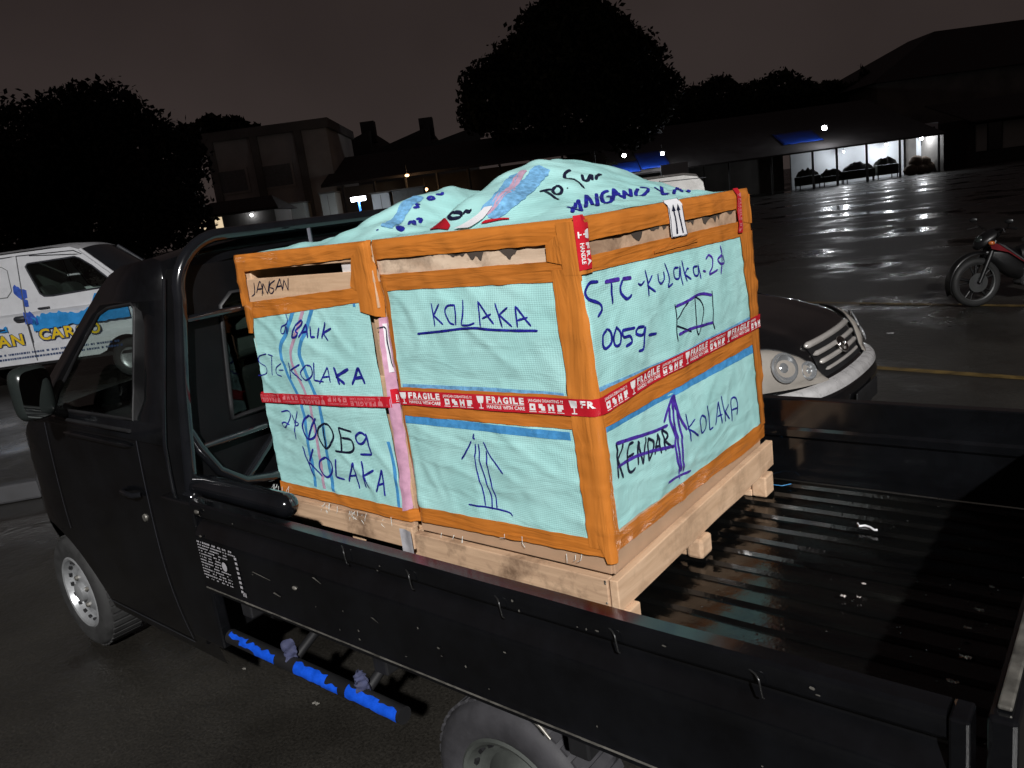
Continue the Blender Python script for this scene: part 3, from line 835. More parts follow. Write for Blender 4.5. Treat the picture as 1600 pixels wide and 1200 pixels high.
for i, (lab, ol) in enumerate([
        ('low dark tree behind the shed, nearest the big tree', [(1085, 165, 32), (1120, 150, 30), (1060, 185, 26), (1110, 185, 35)]),
        ('low dark rounded tree in the middle behind the shed', [(1215, 145, 34), (1180, 155, 30), (1245, 155, 30), (1200, 175, 35), (1150, 165, 26)]),
        ('low dark tree behind the shed beside the hall roof', [(1300, 150, 26), (1335, 150, 22), (1275, 160, 26), (1360, 140, 16), (1352, 116, 7), (1346, 104, 4)])]):
    tree(lab, 82, ol, 9000, .24, 20+i, group='trees behind the market shed')
tree('dark tree top rising behind the grey block', 58, [(330, 205, 24), (365, 203, 22), (395, 212, 18), (300, 220, 26)], 3500, .3, 31)
tree('dim leafy tree lit from below by the shed bulb', 60, [(925, 262, 26), (960, 275, 22), (985, 285, 20)], 2500, .2, 33)

# ================================================================== PICKUP TRUCK
TW = 1.65
ZF = 0.70
truck = thing('pickup_truck', 'black pickup truck with open cargo bed carrying two taped crates', 'pickup truck', (-1.0, TW/2, 0))
XF, XR = -1.40, 0.875          # ends of the side gate
# floor with pressed ribs running lengthwise
prof = []
y = 0.05
while y < 1.60:
    prof += [(y, ZF), (y+.052, ZF), (y+.060, ZF+.011), (y+.086, ZF+.011), (y+.094, ZF)]
    y += .0969
prof = [(p[0], p[1]) for p in prof if p[0] <= 1.60]
m = MB()
nx = 60
xs = [-1.62+(0.90+1.62)*i/nx for i in range(nx+1)]
vs, fs = [], []
for i, x in enumerate(xs):
    for (yy, zz) in prof:
        vs.append((x, yy, zz+.0022*nz(x*3.1, yy*5.0)+.001*nz(x*11, yy*14)))
n = len(prof)
for i in range(nx):
    for k in range(n-1):
        fs.append((i*n+k, i*n+k+1, (i+1)*n+k+1, (i+1)*n+k))
m.add(vs, fs).build('bed_floor', 'bed_paint', truck, 35)
# near side gate
def gate(near, x0, x1):
    P = [(.050, 1.000), (.050, 1.028), (.046, 1.032), (.010, 1.032), (.002, 1.026), (.000, 1.016), (.000, .990), (.006, .982), (.016, .978), (.022, .968), (.021, .960), (-.003, .916),
         (-.007, .904), (-.008, .880), (-.008, .745), (-.010, .735), (-.016, .730), (-.016, .716), (-.004, .712), (.020, .712), (.020, .722), (.034, .730), (.034, .960), (.050, .985)]
    # inner skin sits at .05 down to the floor
    P[-2:] = [(.034, .712), (.050, .712)]
    if not near:
        P = [(TW-a, b_) for a, b_ in P]
    m = MB(); k = len(P); N = 40
    vs = []; fs = []
    for i in range(N+1):
        x = x0+(x1-x0)*i/N
        for (a, b_) in P:
            dent = .0022*nz(x*2.3, b_*6, 1 if near else 5)
            vs.append((x, a+dent, b_+.0015*nz(x*4, a*9)))
    for i in range(N):
        for q in range(k):
            fs.append((i*k+q, i*k+(q+1) % k, (i+1)*k+(q+1) % k, (i+1)*k+q))
    fs += [tuple(range(k)), tuple(N*k+q for q in range(k-1, -1, -1))]
    return m.add(vs, fs).build('side_gate', 'black_paint', truck, 28)
gate_near = gate(True, XF, XR)
gate_far = gate(False, XF, XR)
# inner ledge on the far gate, and a highlight painted in grey along the near one's lower lip
MB().extrude([(1.598, .925), (1.590, .915), (1.590, .89), (1.598, .88)], XF+.02, XR-.02, True).build('ledge', 'black_paint', gate_far)
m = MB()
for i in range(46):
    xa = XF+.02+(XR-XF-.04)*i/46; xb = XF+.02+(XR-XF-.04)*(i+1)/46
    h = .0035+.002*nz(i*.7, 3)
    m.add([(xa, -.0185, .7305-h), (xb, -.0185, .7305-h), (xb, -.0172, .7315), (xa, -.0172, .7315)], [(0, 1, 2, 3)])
m.build('pale_lip', 'wear_and_highlight', gate_near)
# rope hooks under the top rail
for px, py in ((541, 862), (643, 900), (784, 942), (965, 994), (1190, 1062)):
    q = on_plane(px, py, 1, -.004)
    x, z = q.x, q.z
    MB().tube([(x-.025, .002, z+.010), (x-.010, -.006, z+.009), (x-.002, -.011, z+.003), (x, -.012, z-.010), (x+.002, -.011, z-.030), (x+.003, -.006, z-.036)], [.0018, .002, .002, .002, .002, .0018], 6).build('rope_hook', 'hook_steel', gate_near, 60)
# chips and scratches of bare metal on the gate
m = MB()
for i in range(30):
    x = random.uniform(-1.35, .8); z = random.choice([random.uniform(.75, .89), random.uniform(.985, 1.015), random.uniform(.75, .89)])
    w = random.uniform(.0015, .005); hh = random.uniform(.0012, .003)
    yy = -.0110 if z < .9 else -.0035
    a = [(x+math.cos(t)*w*(1+.4*random.random()), yy, z+math.sin(t)*hh*(1+.4*random.random())) for t in [k*math.pi/3 for k in range(6)]]
    m.add(a, [tuple(range(6))])
for (x0, z0, x1, z1, w) in ((-1.07, .85, -.97, .842, .003), (-.74, .905, -.70, .892, .002), (-.97, .80, -.93, .795, .005), (-.50, .84, -.47, .83, .002)):
    m.add([(x0, -.0112, z0), (x1, -.0112, z1), (x1, -.0112, z1+w*.4), (x0+.01, -.0112, z0+w)], [(0, 1, 2, 3)])
m.build('paint_chips', 'wear_and_highlight', gate_near)['kind'] = 'stuff'
# small fittings on the gate
for px, py, r_ in ((307, 800, .011), (460, 919, .009), (313, 838, .006)):
    q = on_plane(px, py, 1, -.01)
    MB().sphere((q.x, q.y, q.z), r_, 1.3, .5, .7, 10, 6).build('rivet', 'wear_and_highlight', gate_near, 60)
# stencilled permit table: rows of tiny print that cannot be read
m = MB(); m2 = MB()
x0, x1, z1, z0 = -1.385, -1.135, .905, .752
fnp = lambda a, b_: (x0+(x1-x0)*a, -.0122, z0+(z1-z0)*b_)
rr = random.Random(3)
for row in range(13):
    v = .95-row*.072
    h = .042 if row == 0 else .028
    a = 0.0
    lim = .93 if row < 2 else (.52 if 4 <= row <= 7 else .72)
    while a < lim:
        w = rr.uniform(.015, .05)
        if rr.random() < .86:
            rect2d(m, fnp, a, v-h/2, min(lim, a+w*.86), v+h/2)
        a += w+(.03 if rr.random() < .14 else .004)
MB().grid(lambda u, v: fnp(.60+.085*math.cos(6.283*u)*v*.7, .52+.085*1.3*math.sin(6.283*u)*v), 18, 2).build('stencil_stamp', 'strap_grey', gate_near)
for row in range(8):
    v = .82-row*.11
    rect2d(m, fnp, .90, v-.03, .955, v+.03)
for k in range(3):
    rect2d(m, fnp, .93+k*.03, -.05, .948+k*.03, .05)
m.build('stencil_print', 'strap_grey', gate_near)

# corner posts, bulkhead, tailgate
MB().box((-1.508, .024, .745), (.208, .044, .56)).build('corner_post', 'black_paint', truck, bevel=.008)
MB().box((-1.508, TW-.024, .745), (.208, .044, .56)).build('corner_post', 'black_paint', truck, bevel=.008)
MB().box((-1.60, TW/2, .88), (.035, TW-.11, .36)).build('bulkhead', 'black_paint', truck, bevel=.006)
for yy in (.028, TW-.028):
    MB().box((.892, yy, .855), (.030, .058, .345)).build('corner_post', 'black_paint', truck, bevel=.005)
tg = MB().box((.945, TW/2, .865), (.042, TW-.06, .325)).build('tailgate', 'black_paint', truck, bevel=.008)
MB().box((.945, TW/2, 1.0335), (.020, TW-.10, .008)).build('pale_lip', 'wear_and_highlight', tg, bevel=.003)
for yy in (.35, .83, 1.3):
    MB().tube([(.917, yy-.03, .72), (.917, yy+.03, .72)], .012, 8).build('hinge', 'wear_and_highlight', tg, 50)
MB().box((.905, TW/2, .688), (.05, TW-.12, .02)).build('sill_plate', 'bed_paint', truck)
# bits lying on the floor of the bed
def on_floor(px, py, h=.004):
    return on_plane(px, py, 2, ZF+h)
def scrap(path_px, r, label, name, mat):
    pts = [on_floor(px, py, .014) for px, py in path_px]
    tag(MB().tube(pts, r, 6).build(name, mat, None, 60), label, 'scrap')
scrap([(1340, 818), (1343, 822), (1352, 821), (1360, 824), (1366, 828), (1371, 828)], .0035, 'short curl of pale string on the ribbed bed floor', 'string_scrap', 'label_white')
scrap([(1194, 722), (1202, 738), (1198, 750), (1206, 757), (1222, 759), (1236, 756)], .0014, 'thin blue thread trailing from the far pallet corner', 'thread_scrap', 'stripe_blue')
m = MB()
rr = random.Random(11)
for i in range(150):                      # rain drops standing on the bed
    x = rr.uniform(.05, .86); yy = rr.uniform(.08, 1.56)
    if rr.random() < .55: x = rr.uniform(.62, .88)
    s = rr.uniform(.0008, .0026)
    m.sphere((x, yy, ZF+.011 if int(((yy-.05) % .0969)/.0969*100) in range(60, 90) else ZF+.0015), s, 1.4, 1.0, .6, 7, 4)
m.build('rain_drops', 'drop', truck, 60)['kind'] = 'stuff'
# crumpled shiny bits near the tailgate
for i, (px, py, s) in enumerate([(1530, 956, .020), (1512, 984, .016), (1508, 1030, .024), (1488, 1068, .022), (1318, 934, .016), (1342, 936, .010), (1350, 915, .010), (1550, 920, .012), (1450, 1093, .008), (1515, 1115, .008)]):
    q = on_floor(px, py, .016)
    m = MB().grid(lambda u, v: q+Vector(((u-.5)*s*(1.0+.9*nz(v*6, i)), (v-.5)*s*(.5+.5*nz(u*6, i+3)), .010*nz(u*7+i, v*7, i)+.006)), 7, 5)
    lab = ['crumpled foil scrap nearest the far tailgate end', 'foil scrap second from the tailgate', 'pinkish foil scrap in mid bed near tailgate', 'foil scrap near the near gate end', 'foil scrap in the middle of the bed floor',
           'tiny foil scrap beside the mid bed scrap', 'tiny foil speck above the mid bed scraps', 'foil speck high beside the tailgate', 'speck of foil at the near gate corner', 'speck of foil in the rear corner gap'][i]
    tag(m.build('foil_scrap', 'foil', None, 30), lab, 'scrap', 'foil scraps on the bed floor')

# chassis, under-run bar, wheels
for yy in (.45, 1.2):
    MB().box((-.95, yy, .52), (4.3, .06, .13)).build('chassis_rail', 'dark_plastic', truck, bevel=.01)
for x in (-1.3, -.6, .1, .7):
    MB().box((x, TW/2, .635), (.06, TW-.12, .09)).build('cross_member', 'dark_plastic', truck, bevel=.006)
qa = on_plane(362, 994, 1, .03); qb = on_plane(632, 1118, 1, .03)
pth = [qa.lerp(qb, i/14) for i in range(15)]
bar = MB().tube(pth, .026, 14).build('underrun_bar', 'dark_plastic', truck, 60)
# flaking blue paint patches on the bar: raised shells that hug the upper front of the tube
dirn = (qb-qa).normalized(); e1 = Vector((0, -1, 0)); e2 = dirn.cross(e1)*-1
if e2.z < 0: e2 = -e2
def flake(a, b_, lo, hi, seed):
    def fn(u, v):
        s = a+(b_-a)*u
        w0 = lo+.25*nz(s*30, seed); w1 = hi+.35*nz(s*34, seed+4)
        ang = w0+(w1-w0)*v
        return qa+dirn*s+(e1*math.cos(ang)+e2*math.sin(ang))*.0270
    return MB().grid(fn, 26, 6).build('blue_paint', 'paint_blue_bright', bar, 60)
plain('paint_blue_bright', (0.004, 0.075, 0.58), 0.45, var=0.25, scale=30)
L = (qb-qa).length
flake(.02*L, .14*L, .65, 1.25, 1); flake(.10*L, .24*L, .2, 1.0, 2); flake(.20*L, .33*L, -.25, .95, 3)
flake(.45*L, .63*L, -.2, 1.35, 5); flake(.61*L, .70*L, -.3, .55, 6); flake(.74*L, .90*L, -.15, 1.25, 8); flake(.87*L, .99*L, -.3, 1.0, 9)
for s in (.40, .80):
    c = qa+dirn*L*s
    MB().tube([c+Vector((0, .0, .0)), c+Vector((.0, .10, .05)), c+Vector((0, .30, .10))], .016, 8).build('bracket', 'dark_plastic', bar, 50)
    m = MB().grid(lambda u, v: c+Vector(((u-.5)*.060*(1-.6*v*v)+.014*nz(u*5, v*5, s), .0+.018*math.sin(u*9)+.010*nz(u*4, v*3, s*9), .020+.055*v*(1+.45*nz(u*9, s))+.006*nz(u*4, v*3, s*3))), 26, 16)
    rg = tag(m.build('rag', 'rag_blue', None, 60), 'pale blue rag tied on the blue bar, %s' % ('nearer the cab' if s < .5 else 'nearer the rear wheel'), 'rag', 'rags tied on the bar')
def wheel(x, y, outer, tyre_mat, rim_mat='wheel_silver'):
    """outer: -1 faces the camera side, +1 the far side"""
    w = .165; r_ = .288
    prof = [(.165, -.02), (.178, .0), (.20, .012), (.245, .014), (.272, .004), (.284, -.016), (.288, -.04), (.288, -.125), (.282, -.15), (.265, -.168), (.20, -.17), (.165, -.15)]
    ax = (0, outer, 0)
    t = MB().lathe(prof, (x, y, .288), ax, 44).build('wheel', tyre_mat, truck, 50)
    m = MB()
    for k in range(44):                      # tread blocks
        a = 2*math.pi*k/44
        c = Vector((x+math.cos(a)*.2885, y-outer*.083, .288+math.sin(a)*.2885))
        Rm = Matrix.Translation(c) @ Matrix.Rotation(-a, 4, 'Y')
        m.box((0, 0, 0), (.008, .14, .026), M=Rm)
    m.build('tread', tyre_mat, t)
    rim = MB().lathe([(.186, -.012), (.186, .004), (.178, .010), (.168, .006), (.160, -.010), (.150, -.034), (.120, -.040), (.095, -.018), (.070, -.010), (.050, -.012), (.047, .012), (.030, .018), (.0, .018)], (x, y, .288), ax, 44).build('rim', rim_mat, t, 40)
    m = MB()
    for k in range(18):
        a = 2*math.pi*k/18
        c = Vector((x+math.cos(a)*.154, y+outer*-.019, .288+math.sin(a)*.154))
        m.box((0, 0, 0), (.013, .012, .020), M=Matrix.Translation(c) @ Matrix.Rotation(-a, 4, 'Y'))
    m.build('vent_holes', 'dark_plastic', t)['kind'] = 'stuff'
    for k in range(4):
        a = 2*math.pi*k/4+.4
        MB().lathe([(.0, .014), (.011, .014), (.012, .0)], (x+math.cos(a)*.072, y+outer*-.012, .288+math.sin(a)*.072), ax, 6).build('wheel_nut', 'wear_and_highlight', t)
wheel(-2.93, .085, -1, 'rubber'); wheel(-2.93, TW-.085, 1, 'rubber')
wheel(-.20, .125, -1, 'tyre_dusty', 'wheel_dark'); wheel(-.20, TW-.125, 1, 'tyre_dusty', 'wheel_dark')
MB().tube([(-.20, .2, .288), (-.20, TW-.2, .288)], .05, 10).build('axle', 'dark_plastic', truck)
# curved mud flap rod by the rear wheel
q0 = on_plane(832, 1124, 1, .02); q1 = on_plane(860, 1155, 1, .02)
MB().tube([q0+Vector((-.03, .01, .02)), q0, q0.lerp(q1, .5)+Vector((0, 0, .004)), q1], .005, 8).build('mudguard_stay', 'wear_and_highlight', truck, 60)

# ---- cab
def yin(z):
    if z <= 1.20:
        return .034+.055*((z-.78)/.48)**2*(1 if z < .78 else .3)
    return .0425+(z-1.20)*.245
def side(x, z, s):
    yy = yin(z)
    # plan rounding towards the nose
    if x < -2.75: yy += .20*((-2.75-x)/.7)**2
    return Vector((x, yy if s < 0 else TW-yy, z))
def densify(loop, step=.07):
    out = []
    for i, p in enumerate(loop):
        q = loop[(i+1) % len(loop)]
        n = max(1, int(math.hypot(q[0]-p[0], q[1]-p[1])/step))
        for k in range(n):
            out.append((p[0]+(q[0]-p[0])*k/n, p[1]+(q[1]-p[1])*k/n))
    return out
WC = (-2.93, .288)
arch = [(WC[0]+math.cos(a)*.385, WC[1]+math.sin(a)*.385) for a in [R(t) for t in range(4, 180, 8)]]
def strips(polyx0, polyx1, zs, s, mb):
    """skin between x0(z) and x1(z) for the list of heights"""
    for a, b_ in zip(zs[:-1], zs[1:]):
        n = 18
        for i in range(n):
            def P(z, t): return side(polyx0(z)+(polyx1(z)-polyx0(z))*t, z, s)
            mb.add([P(a, i/n), P(a, (i+1)/n), P(b_, (i+1)/n), P(b_, i/n)], [(0, 1, 2, 3)])
    return mb
def interp(pts):
    def fn(z):
        for (z0, x0_), (z1, x1_) in zip(pts[:-1], pts[1:]):
            if z0 <= z <= z1: return x0_+(x1_-x0_)*(z-z0)/(z1-z0)
        return pts[0][1] if z < pts[0][0] else pts[-1][1]
    return fn
nose_x = interp([(.30, -3.38), (.45, -3.44), (.72, -3.46), (.86, -3.41), (1.00, -3.28), (1.10, -3.06), (1.20, -2.86)])
def arch_front(z):
    dz = z-WC[1]
    return WC[0]-math.sqrt(max(0, .385**2-dz*dz)) if dz < .385 else WC[0]
def arch_back(z):
    dz = z-WC[1]
    return WC[0]+math.sqrt(max(0, .385**2-dz*dz)) if dz < .385 else WC[0]
DOORF, DOORB = -2.66, -1.79
zs_low = [.30, .36, .42, .48, .54, .58, .61, .635, .655, .668, .673]
zs_up = [.673, .72, .80, .88, .96, 1.04, 1.10, 1.15, 1.20]
UP = [(-1.585, 1.20), (-2.86, 1.20), (-2.46, 1.49), (-2.10, 1.745), (-2.00, 1.80), (-1.90, 1.828), (-1.66, 1.845), (-1.60, 1.83), (-1.582, 1.77)]
WIN = [(-1.800, 1.275), (-1.795, 1.675), (-1.82, 1.690), (-2.02, 1.678), (-2.10, 1.655), (-2.30, 1.50), (-2.50, 1.335), (-2.53, 1.285), (-2.50, 1.27)]
for s in (-1, 1):
    mb = MB()
    strips(lambda z: nose_x(z), lambda z: arch_front(z), zs_low, s, mb)
    strips(lambda z: arch_back(z), lambda z: -1.588, zs_low, s, mb)
    strips(lambda z: nose_x(z), lambda z: -1.588, zs_up, s, mb)
    mb.build('cab_side', 'black_paint', truck, 40)
    # upper side with the window opening
    mb = MB().poly([densify(UP), densify(WIN[::-1])], lambda a, b_: side(a, b_, s))
    mb.build('cab_side', 'black_paint', truck, 40, solid=.012)
    # door: seams and handle sit on the skin, the glass in the opening
    off = Vector((0, -.0035 if s < 0 else .0035, 0))
    seam = [(DOORB, .36), (DOORB, 1.20), (DOORB, 1.70)], [(DOORF, .70), (DOORF, 1.20)], [(DOORB, .345), (-2.55, .345)]
    dm = MB()
    for path in seam:
        pts = densify(path+path[-1:], .05)
        for p, q in zip(pts[:-1], pts[1:]):
            t = Vector((q[0]-p[0], q[1]-p[1], 0))
            if t.length < 1e-6: continue
            t.normalize(); nn = (-t.y*.003, t.x*.003)
            dm.add([side(p[0]-nn[0], p[1]-nn[1], s)+off, side(q[0]-nn[0], q[1]-nn[1], s)+off, side(q[0]+nn[0], q[1]+nn[1], s)+off, side(p[0]+nn[0], p[1]+nn[1], s)+off], [(0, 1, 2, 3)])
    door = dm.build('door', 'seam_dark', truck)
    gl = MB().poly([densify([(x, z) for x, z in WIN], .1)], lambda a, b_: side(a, b_, s)+Vector((0, .006*(-s), 0)))
    gl.build('window_glass', 'cab_glass', door)
    tp = [side(x, z, s)+off for x, z in densify(WIN, .05)]
    MB().tube(tp, .007, 6, closed=True).build('window_rubber', 'dark_plastic', door, 60)
    if True:
        # belt moulding and handle
        pts = [side(x, 1.235, s)+off*3 for x in np.linspace(-2.50, -1.82, 14)]
        MB().tube(pts, .008, 8).build('belt_moulding', 'dark_plastic', door, 60)
        pts = [side(x, 1.175, s)+off*2.2 for x in np.linspace(-2.45, -1.84, 14)]
        MB().tube(pts, [.004]+[.011]*12+[.004], 10).build('shoulder_crease', 'black_paint', door, 60)
        hx, hz = -1.90, .985
        MB().tube([side(hx-.07, hz, s)+off*2, side(hx-.05, hz, s)+off*8, side(hx+.05, hz, s)+off*8, side(hx+.07, hz, s)+off*2], .011, 8).build('handle', 'tube_black', door, 60)
        MB().lathe([(0, .006), (.014, .006), (.016, 0)], side(hx+.045, .885, s), (0, s, 0), 14).build('keyhole', 'wear_and_highlight', door, 50)
# middle skin: nose, bonnet, windscreen, roof, back
def cross(path, name, mat, ny=10, crown=.02, parent=truck, solid=0.0, close=True):
    mb = MB()
    vs = []; k = len(path)
    for (x, z) in path:
        ya = side(x, z, -1).y
        for j in range(ny+1):
            t = j/ny
            c = (1-(2*t-1)**2)
            yy = ya+(TW-2*ya)*t
            vs.append((x-(crown*1.6*c if x < -2.6 else 0), yy, z+(crown*c if z > 1.0 else 0)))
    fs = [(i*(ny+1)+j, i*(ny+1)+j+1, (i+1)*(ny+1)+j+1, (i+1)*(ny+1)+j) for i in range(k-1) for j in range(ny)]
    return mb.add(vs, fs).build(name, mat, parent, 40, solid=solid)
cross([(nose_x(z), z) for z in (.30, .45, .60, .72, .80, .86, .93, 1.0, 1.05, 1.10)], 'nose_panel', 'black_paint', crown=.05)
cross([(-3.06, 1.10), (-2.86, 1.20)], 'bonnet', 'black_paint', crown=.05)
ws = cross([(-2.86, 1.20), (-2.66, 1.345), (-2.46, 1.49), (-2.28, 1.62), (-2.10, 1.745)], 'windscreen', 'cab_glass', crown=.05)
cross([(-2.10, 1.745), (-2.00, 1.80), (-1.90, 1.828), (-1.78, 1.838), (-1.66, 1.845), (-1.60, 1.83), (-1.582, 1.77)], 'roof', 'black_paint', crown=.055)
# back panel with window
yb_ = side(-1.585, 1.77, -1).y
BK = [(.03, .42), (TW-.03, .42), (TW-.045, 1.2), (TW-yb_, 1.77), (TW-yb_-.02, 1.80), (yb_+.02, 1.80), (yb_, 1.77), (.045, 1.2)]
RW = [(.32, 1.22), (TW-.32, 1.22), (TW-.37, 1.64), (TW-.42, 1.68), (.42, 1.68), (.37, 1.64)]
MB().poly([densify(BK), densify(RW[::-1])], lambda a, b_: Vector((-1.586, a, b_))).build('cab_back', 'cab_back_black', truck, solid=.01)
MB().poly([RW], lambda a, b_: Vector((-1.589, a, b_))).build('rear_window', 'rear_glass', truck)
MB().tube([Vector((-1.579, a, b_)) for a, b_ in densify(RW, .05)], .010, 6, closed=True).build('window_rubber', 'dark_plastic', truck, 60)
for s_ in (-1, 1):
    pts = [side(-1.588, z, s_)+Vector((.006, .002*s_*-1, 0)) for z in (.72, .9, 1.1, 1.2, 1.35, 1.5, 1.62, 1.72, 1.77)]
    MB().tube(pts, .008, 8).build('cab_corner_bead', 'tube_black', truck, 60)
MB().box((-2.45, TW/2, .345), (1.70, TW-.70, .02)).build('cab_floor', 'dark_plastic', truck)
# interior
for yy in (.46, TW-.46):
    st = MB().box((-2.12, yy, .80), (.46, .46, .14)).build('seat', 'seat_cloth', truck, 60, bevel=.05, bseg=4)
    MB().hexa([(-1.98, yy-.22, .84), (-1.98, yy+.22, .84), (-1.84, yy+.22, .86), (-1.84, yy-.22, .86)], [(-1.80, yy-.17, 1.36), (-1.80, yy+.17, 1.36), (-1.70, yy+.17, 1.38), (-1.70, yy-.17, 1.38)]).build('backrest', 'seat_cloth', st, 60, bevel=.05, bseg=4)
    MB().box((-1.735, yy, 1.49), (.09, .24, .17)).build('headrest', 'interior_pale', st, 60, bevel=.04, bseg=4)
MB().hexa([(-2.95, .2, .8), (-2.95, TW-.2, .8), (-2.55, TW-.2, .85), (-2.55, .2, .85)], [(-2.88, .2, 1.17), (-2.88, TW-.2, 1.17), (-2.52, TW-.2, 1.12), (-2.52, .2, 1.12)]).build('dashboard', 'dark_plastic', truck, bevel=.03)
cst = Vector((-2.42, TW-.46, 1.16)); axs = Vector((.75, 0, .66)).normalized()
e1_ = Vector((0, 1, 0)); e2_ = axs.cross(e1_)
MB().tube([cst+(e1_*math.cos(t)+e2_*math.sin(t))*.185 for t in np.linspace(0, 2*math.pi, 28, endpoint=False)], .014, 8, closed=True).build('steering_wheel', 'interior_pale', truck, 60)
MB().tube([cst, cst-axs*.35], .025, 8).build('steering_column', 'dark_plastic', truck)
MB().sphere((-2.28, .62, 1.30), .075, 1.2, .9, .6).build('rear_view_mirror', 'interior_pale', truck, 60)
# headlights and bumper at the nose
for s_ in (-1, 1):
    yc = TW/2+s_*.55
    MB().sphere((-3.36, TW/2+s_*.42, .84), .10, .5, 1.3, .75).build('headlight', 'headlamp', truck, 60)
MB().box((-3.44, TW/2, .42), (.10, TW-.66, .20)).build('front_bumper', 'dark_plastic', truck, bevel=.05, bseg=3)
# door mirrors
for s_ in (-1, 1):
    yb0 = side(-2.46, 1.26, s_).y
    yo = yb0+s_*.13
    c = Vector((-2.34, yo, 1.385))
    sh = MB().grid(lambda u, v: c+Vector(((math.sin(3.1416*v)*math.cos(6.2832*u))*.055, (1 if math.sin(6.2832*u) > 0 else -1)*abs(math.sin(6.2832*u))**.55*abs(math.sin(3.1416*v))**.5*.075, (1 if v < .5 else -1)*abs(math.cos(3.1416*v))**.5*.110)), 28, 16).build('mirror', 'mirror_shell', truck, 60)
    MB().poly([[(c.y+.066*(1 if math.cos(t) > 0 else -1)*abs(math.cos(t))**.5, c.z+.098*(1 if math.sin(t) > 0 else -1)*abs(math.sin(t))**.5) for t in np.linspace(0, 6.28, 28, endpoint=False)]], lambda a, b_: Vector((c.x+.058+.12*(b_-c.z)+s_*.35*(a-c.y), a, b_))).build('mirror_glass', 'mirror_glass', sh)
    MB().tube([c+Vector((0, -s_*.05, -.085)), Vector((-2.40, yb0+s_*.02, 1.265)), Vector((-2.46, yb0-s_*.02, 1.265))], [.018, .022, .03], 8).build('mirror_arm', 'dark_plastic', sh, 60)

# ---- tubular guard frame behind the cab
def arc_pts(c, r, a0, a1, n=9):
    return [(c[0]+r*math.cos(a0+(a1-a0)*k/n), c[1]+r*math.sin(a0+(a1-a0)*k/n)) for k in range(n+1)]
XG = -1.545
def hoop(x, ybot, ytop, z0, ztop, rad):
    """hoop in a plane of constant x, symmetric about the truck's centre line"""
    half = [(ybot, z0), (ybot+(ytop-ybot)*.5, z0+(ztop-z0)*.45), (ytop, ztop-rad)] + arc_pts((ytop+rad, ztop-rad), rad, math.pi, math.pi/2)[1:]
    pts = half+[(TW-a, b_) for a, b_ in half[::-1]]
    return [Vector((x, a, b_)) for a, b_ in pts]
gf = MB().tube(hoop(XG, .085, .205, 1.0, 1.895, .20), .024, 16).build('guard_frame', 'tube_black', truck, 70)
MB().tube(hoop(XG-.005, .47, .50, .90, 1.70, .12), .019, 12).build('inner_hoop', 'tube_black', gf, 70)
for s_ in (-1, 1):
    fy = (lambda a: a) if s_ < 0 else (lambda a: TW-a)
    MB().tube([(XG, fy(.12), 1.25), (XG+.005, fy(.150), 1.16), (XG+.01, fy(.20), 1.06), (XG+.01, fy(.29), .985), (XG+.005, fy(.40), .96), (XG, fy(.5), .955)], .021, 12).build('elbow', 'tube_black', gf, 70)
    MB().tube([(XG, fy(.30), .985), (XG, fy(.60), 1.22)], .017, 10).build('brace', 'tube_black', gf, 70)
    MB().lathe([(.0, .030), (.018, .030), (.034, .022), (.040, .006), (.040, -.010)], (XG, fy(.085), .995), (0, 0, 1), 16).build('foot_plate', 'tube_black', gf, 50)
    # fat tube lying along the top of the gate, round closed end to the rear
    tp = [(-1.56, fy(.105), .985), (-1.40, fy(.10), .992), (-1.2, fy(.098), .995)]
    rr_ = .041
    pts = [(-1.56, fy(.112), 1.03)]+[(x, fy(.112), 1.038) for x in (-1.45, -1.3, -1.15, -1.0)]
    radii = [rr_]*5
    for k in range(1, 7):
        a = k/6*math.pi/2
        pts.append((-1.0+math.sin(a)*rr_, fy(.112), 1.038)); radii.append(max(.002, rr_*math.cos(a)))
    MB().tube(pts, radii, 16).build('side_tube', 'tube_black', gf, 70)
MB().tube([(XG, .13, 1.16), (XG, TW-.13, 1.16)], .014, 10).build('cross_tube', 'tube_black', gf, 70)
MB().tube([(XG, .21, 1.62), (XG, TW-.21, 1.62)], .014, 10).build('cross_tube', 'tube_black', gf, 70)

# ================================================================== CRATES
YB, CL, CR, CW = 0.4333, 1.527, 0.763, 1.052      # near face, total length, where the two meet, depth
ZPT, ZT = 0.890, 1.8085                            # top of the pallet board, top of the crate
crL = thing('wooden_crate', 'crate nearer the cab, JANGAN DIBALIK written on its wood and sheet', 'crate', (-CL+.38, YB+CW/2, ZF), 'taped crates on the truck bed')
crR = thing('wooden_crate', 'crate nearer the tailgate with KOLAKA underlined and white up-arrow label', 'crate', (-CR/2, YB+CW/2, ZF), 'taped crates on the truck bed')

def disp(q, z):
    """how far the wrapped surface stands out of the ideal box"""
    d = .0050*nz(q*5.3, z*5.1, 2.2)+.0022*nz(q*11, z*15, 7.1)+.0012*nz(q*30, z*26, 3)
    # sheets belly out between the frame boards
    for (q0, q1, z0, z1, a) in ((-.71, -.06, 1.40, 1.66, .010), (-.70, -.05, 1.03, 1.30, .012), (.08, 1.0, 1.35, 1.66, .012), (.1, 1.0, .98, 1.27, .010), (-1.46, -.82, .98, 1.62, .014)):
        if q0 < q < q1 and z0 < z < z1:
            d += a*math.sin(math.pi*(q-q0)/(q1-q0))**.8*math.sin(math.pi*(z-z0)/(z1-z0))**.8
    r1 = abs(nz(q*3.2+z*6.5, z*2.6-q*1.7, 9)); r2 = abs(nz(q*5.5-z*4.5, z*4+q*2, 12))
    d += .0032*max(0, 1-r1*6)+.0020*max(0, 1-r2*5)
    g_ = abs(q+CR)
    if g_ < .022: d -= .020*(1-(g_/.022)**2)*(1 if z < 1.74 else .4)
    return d
RC = .012
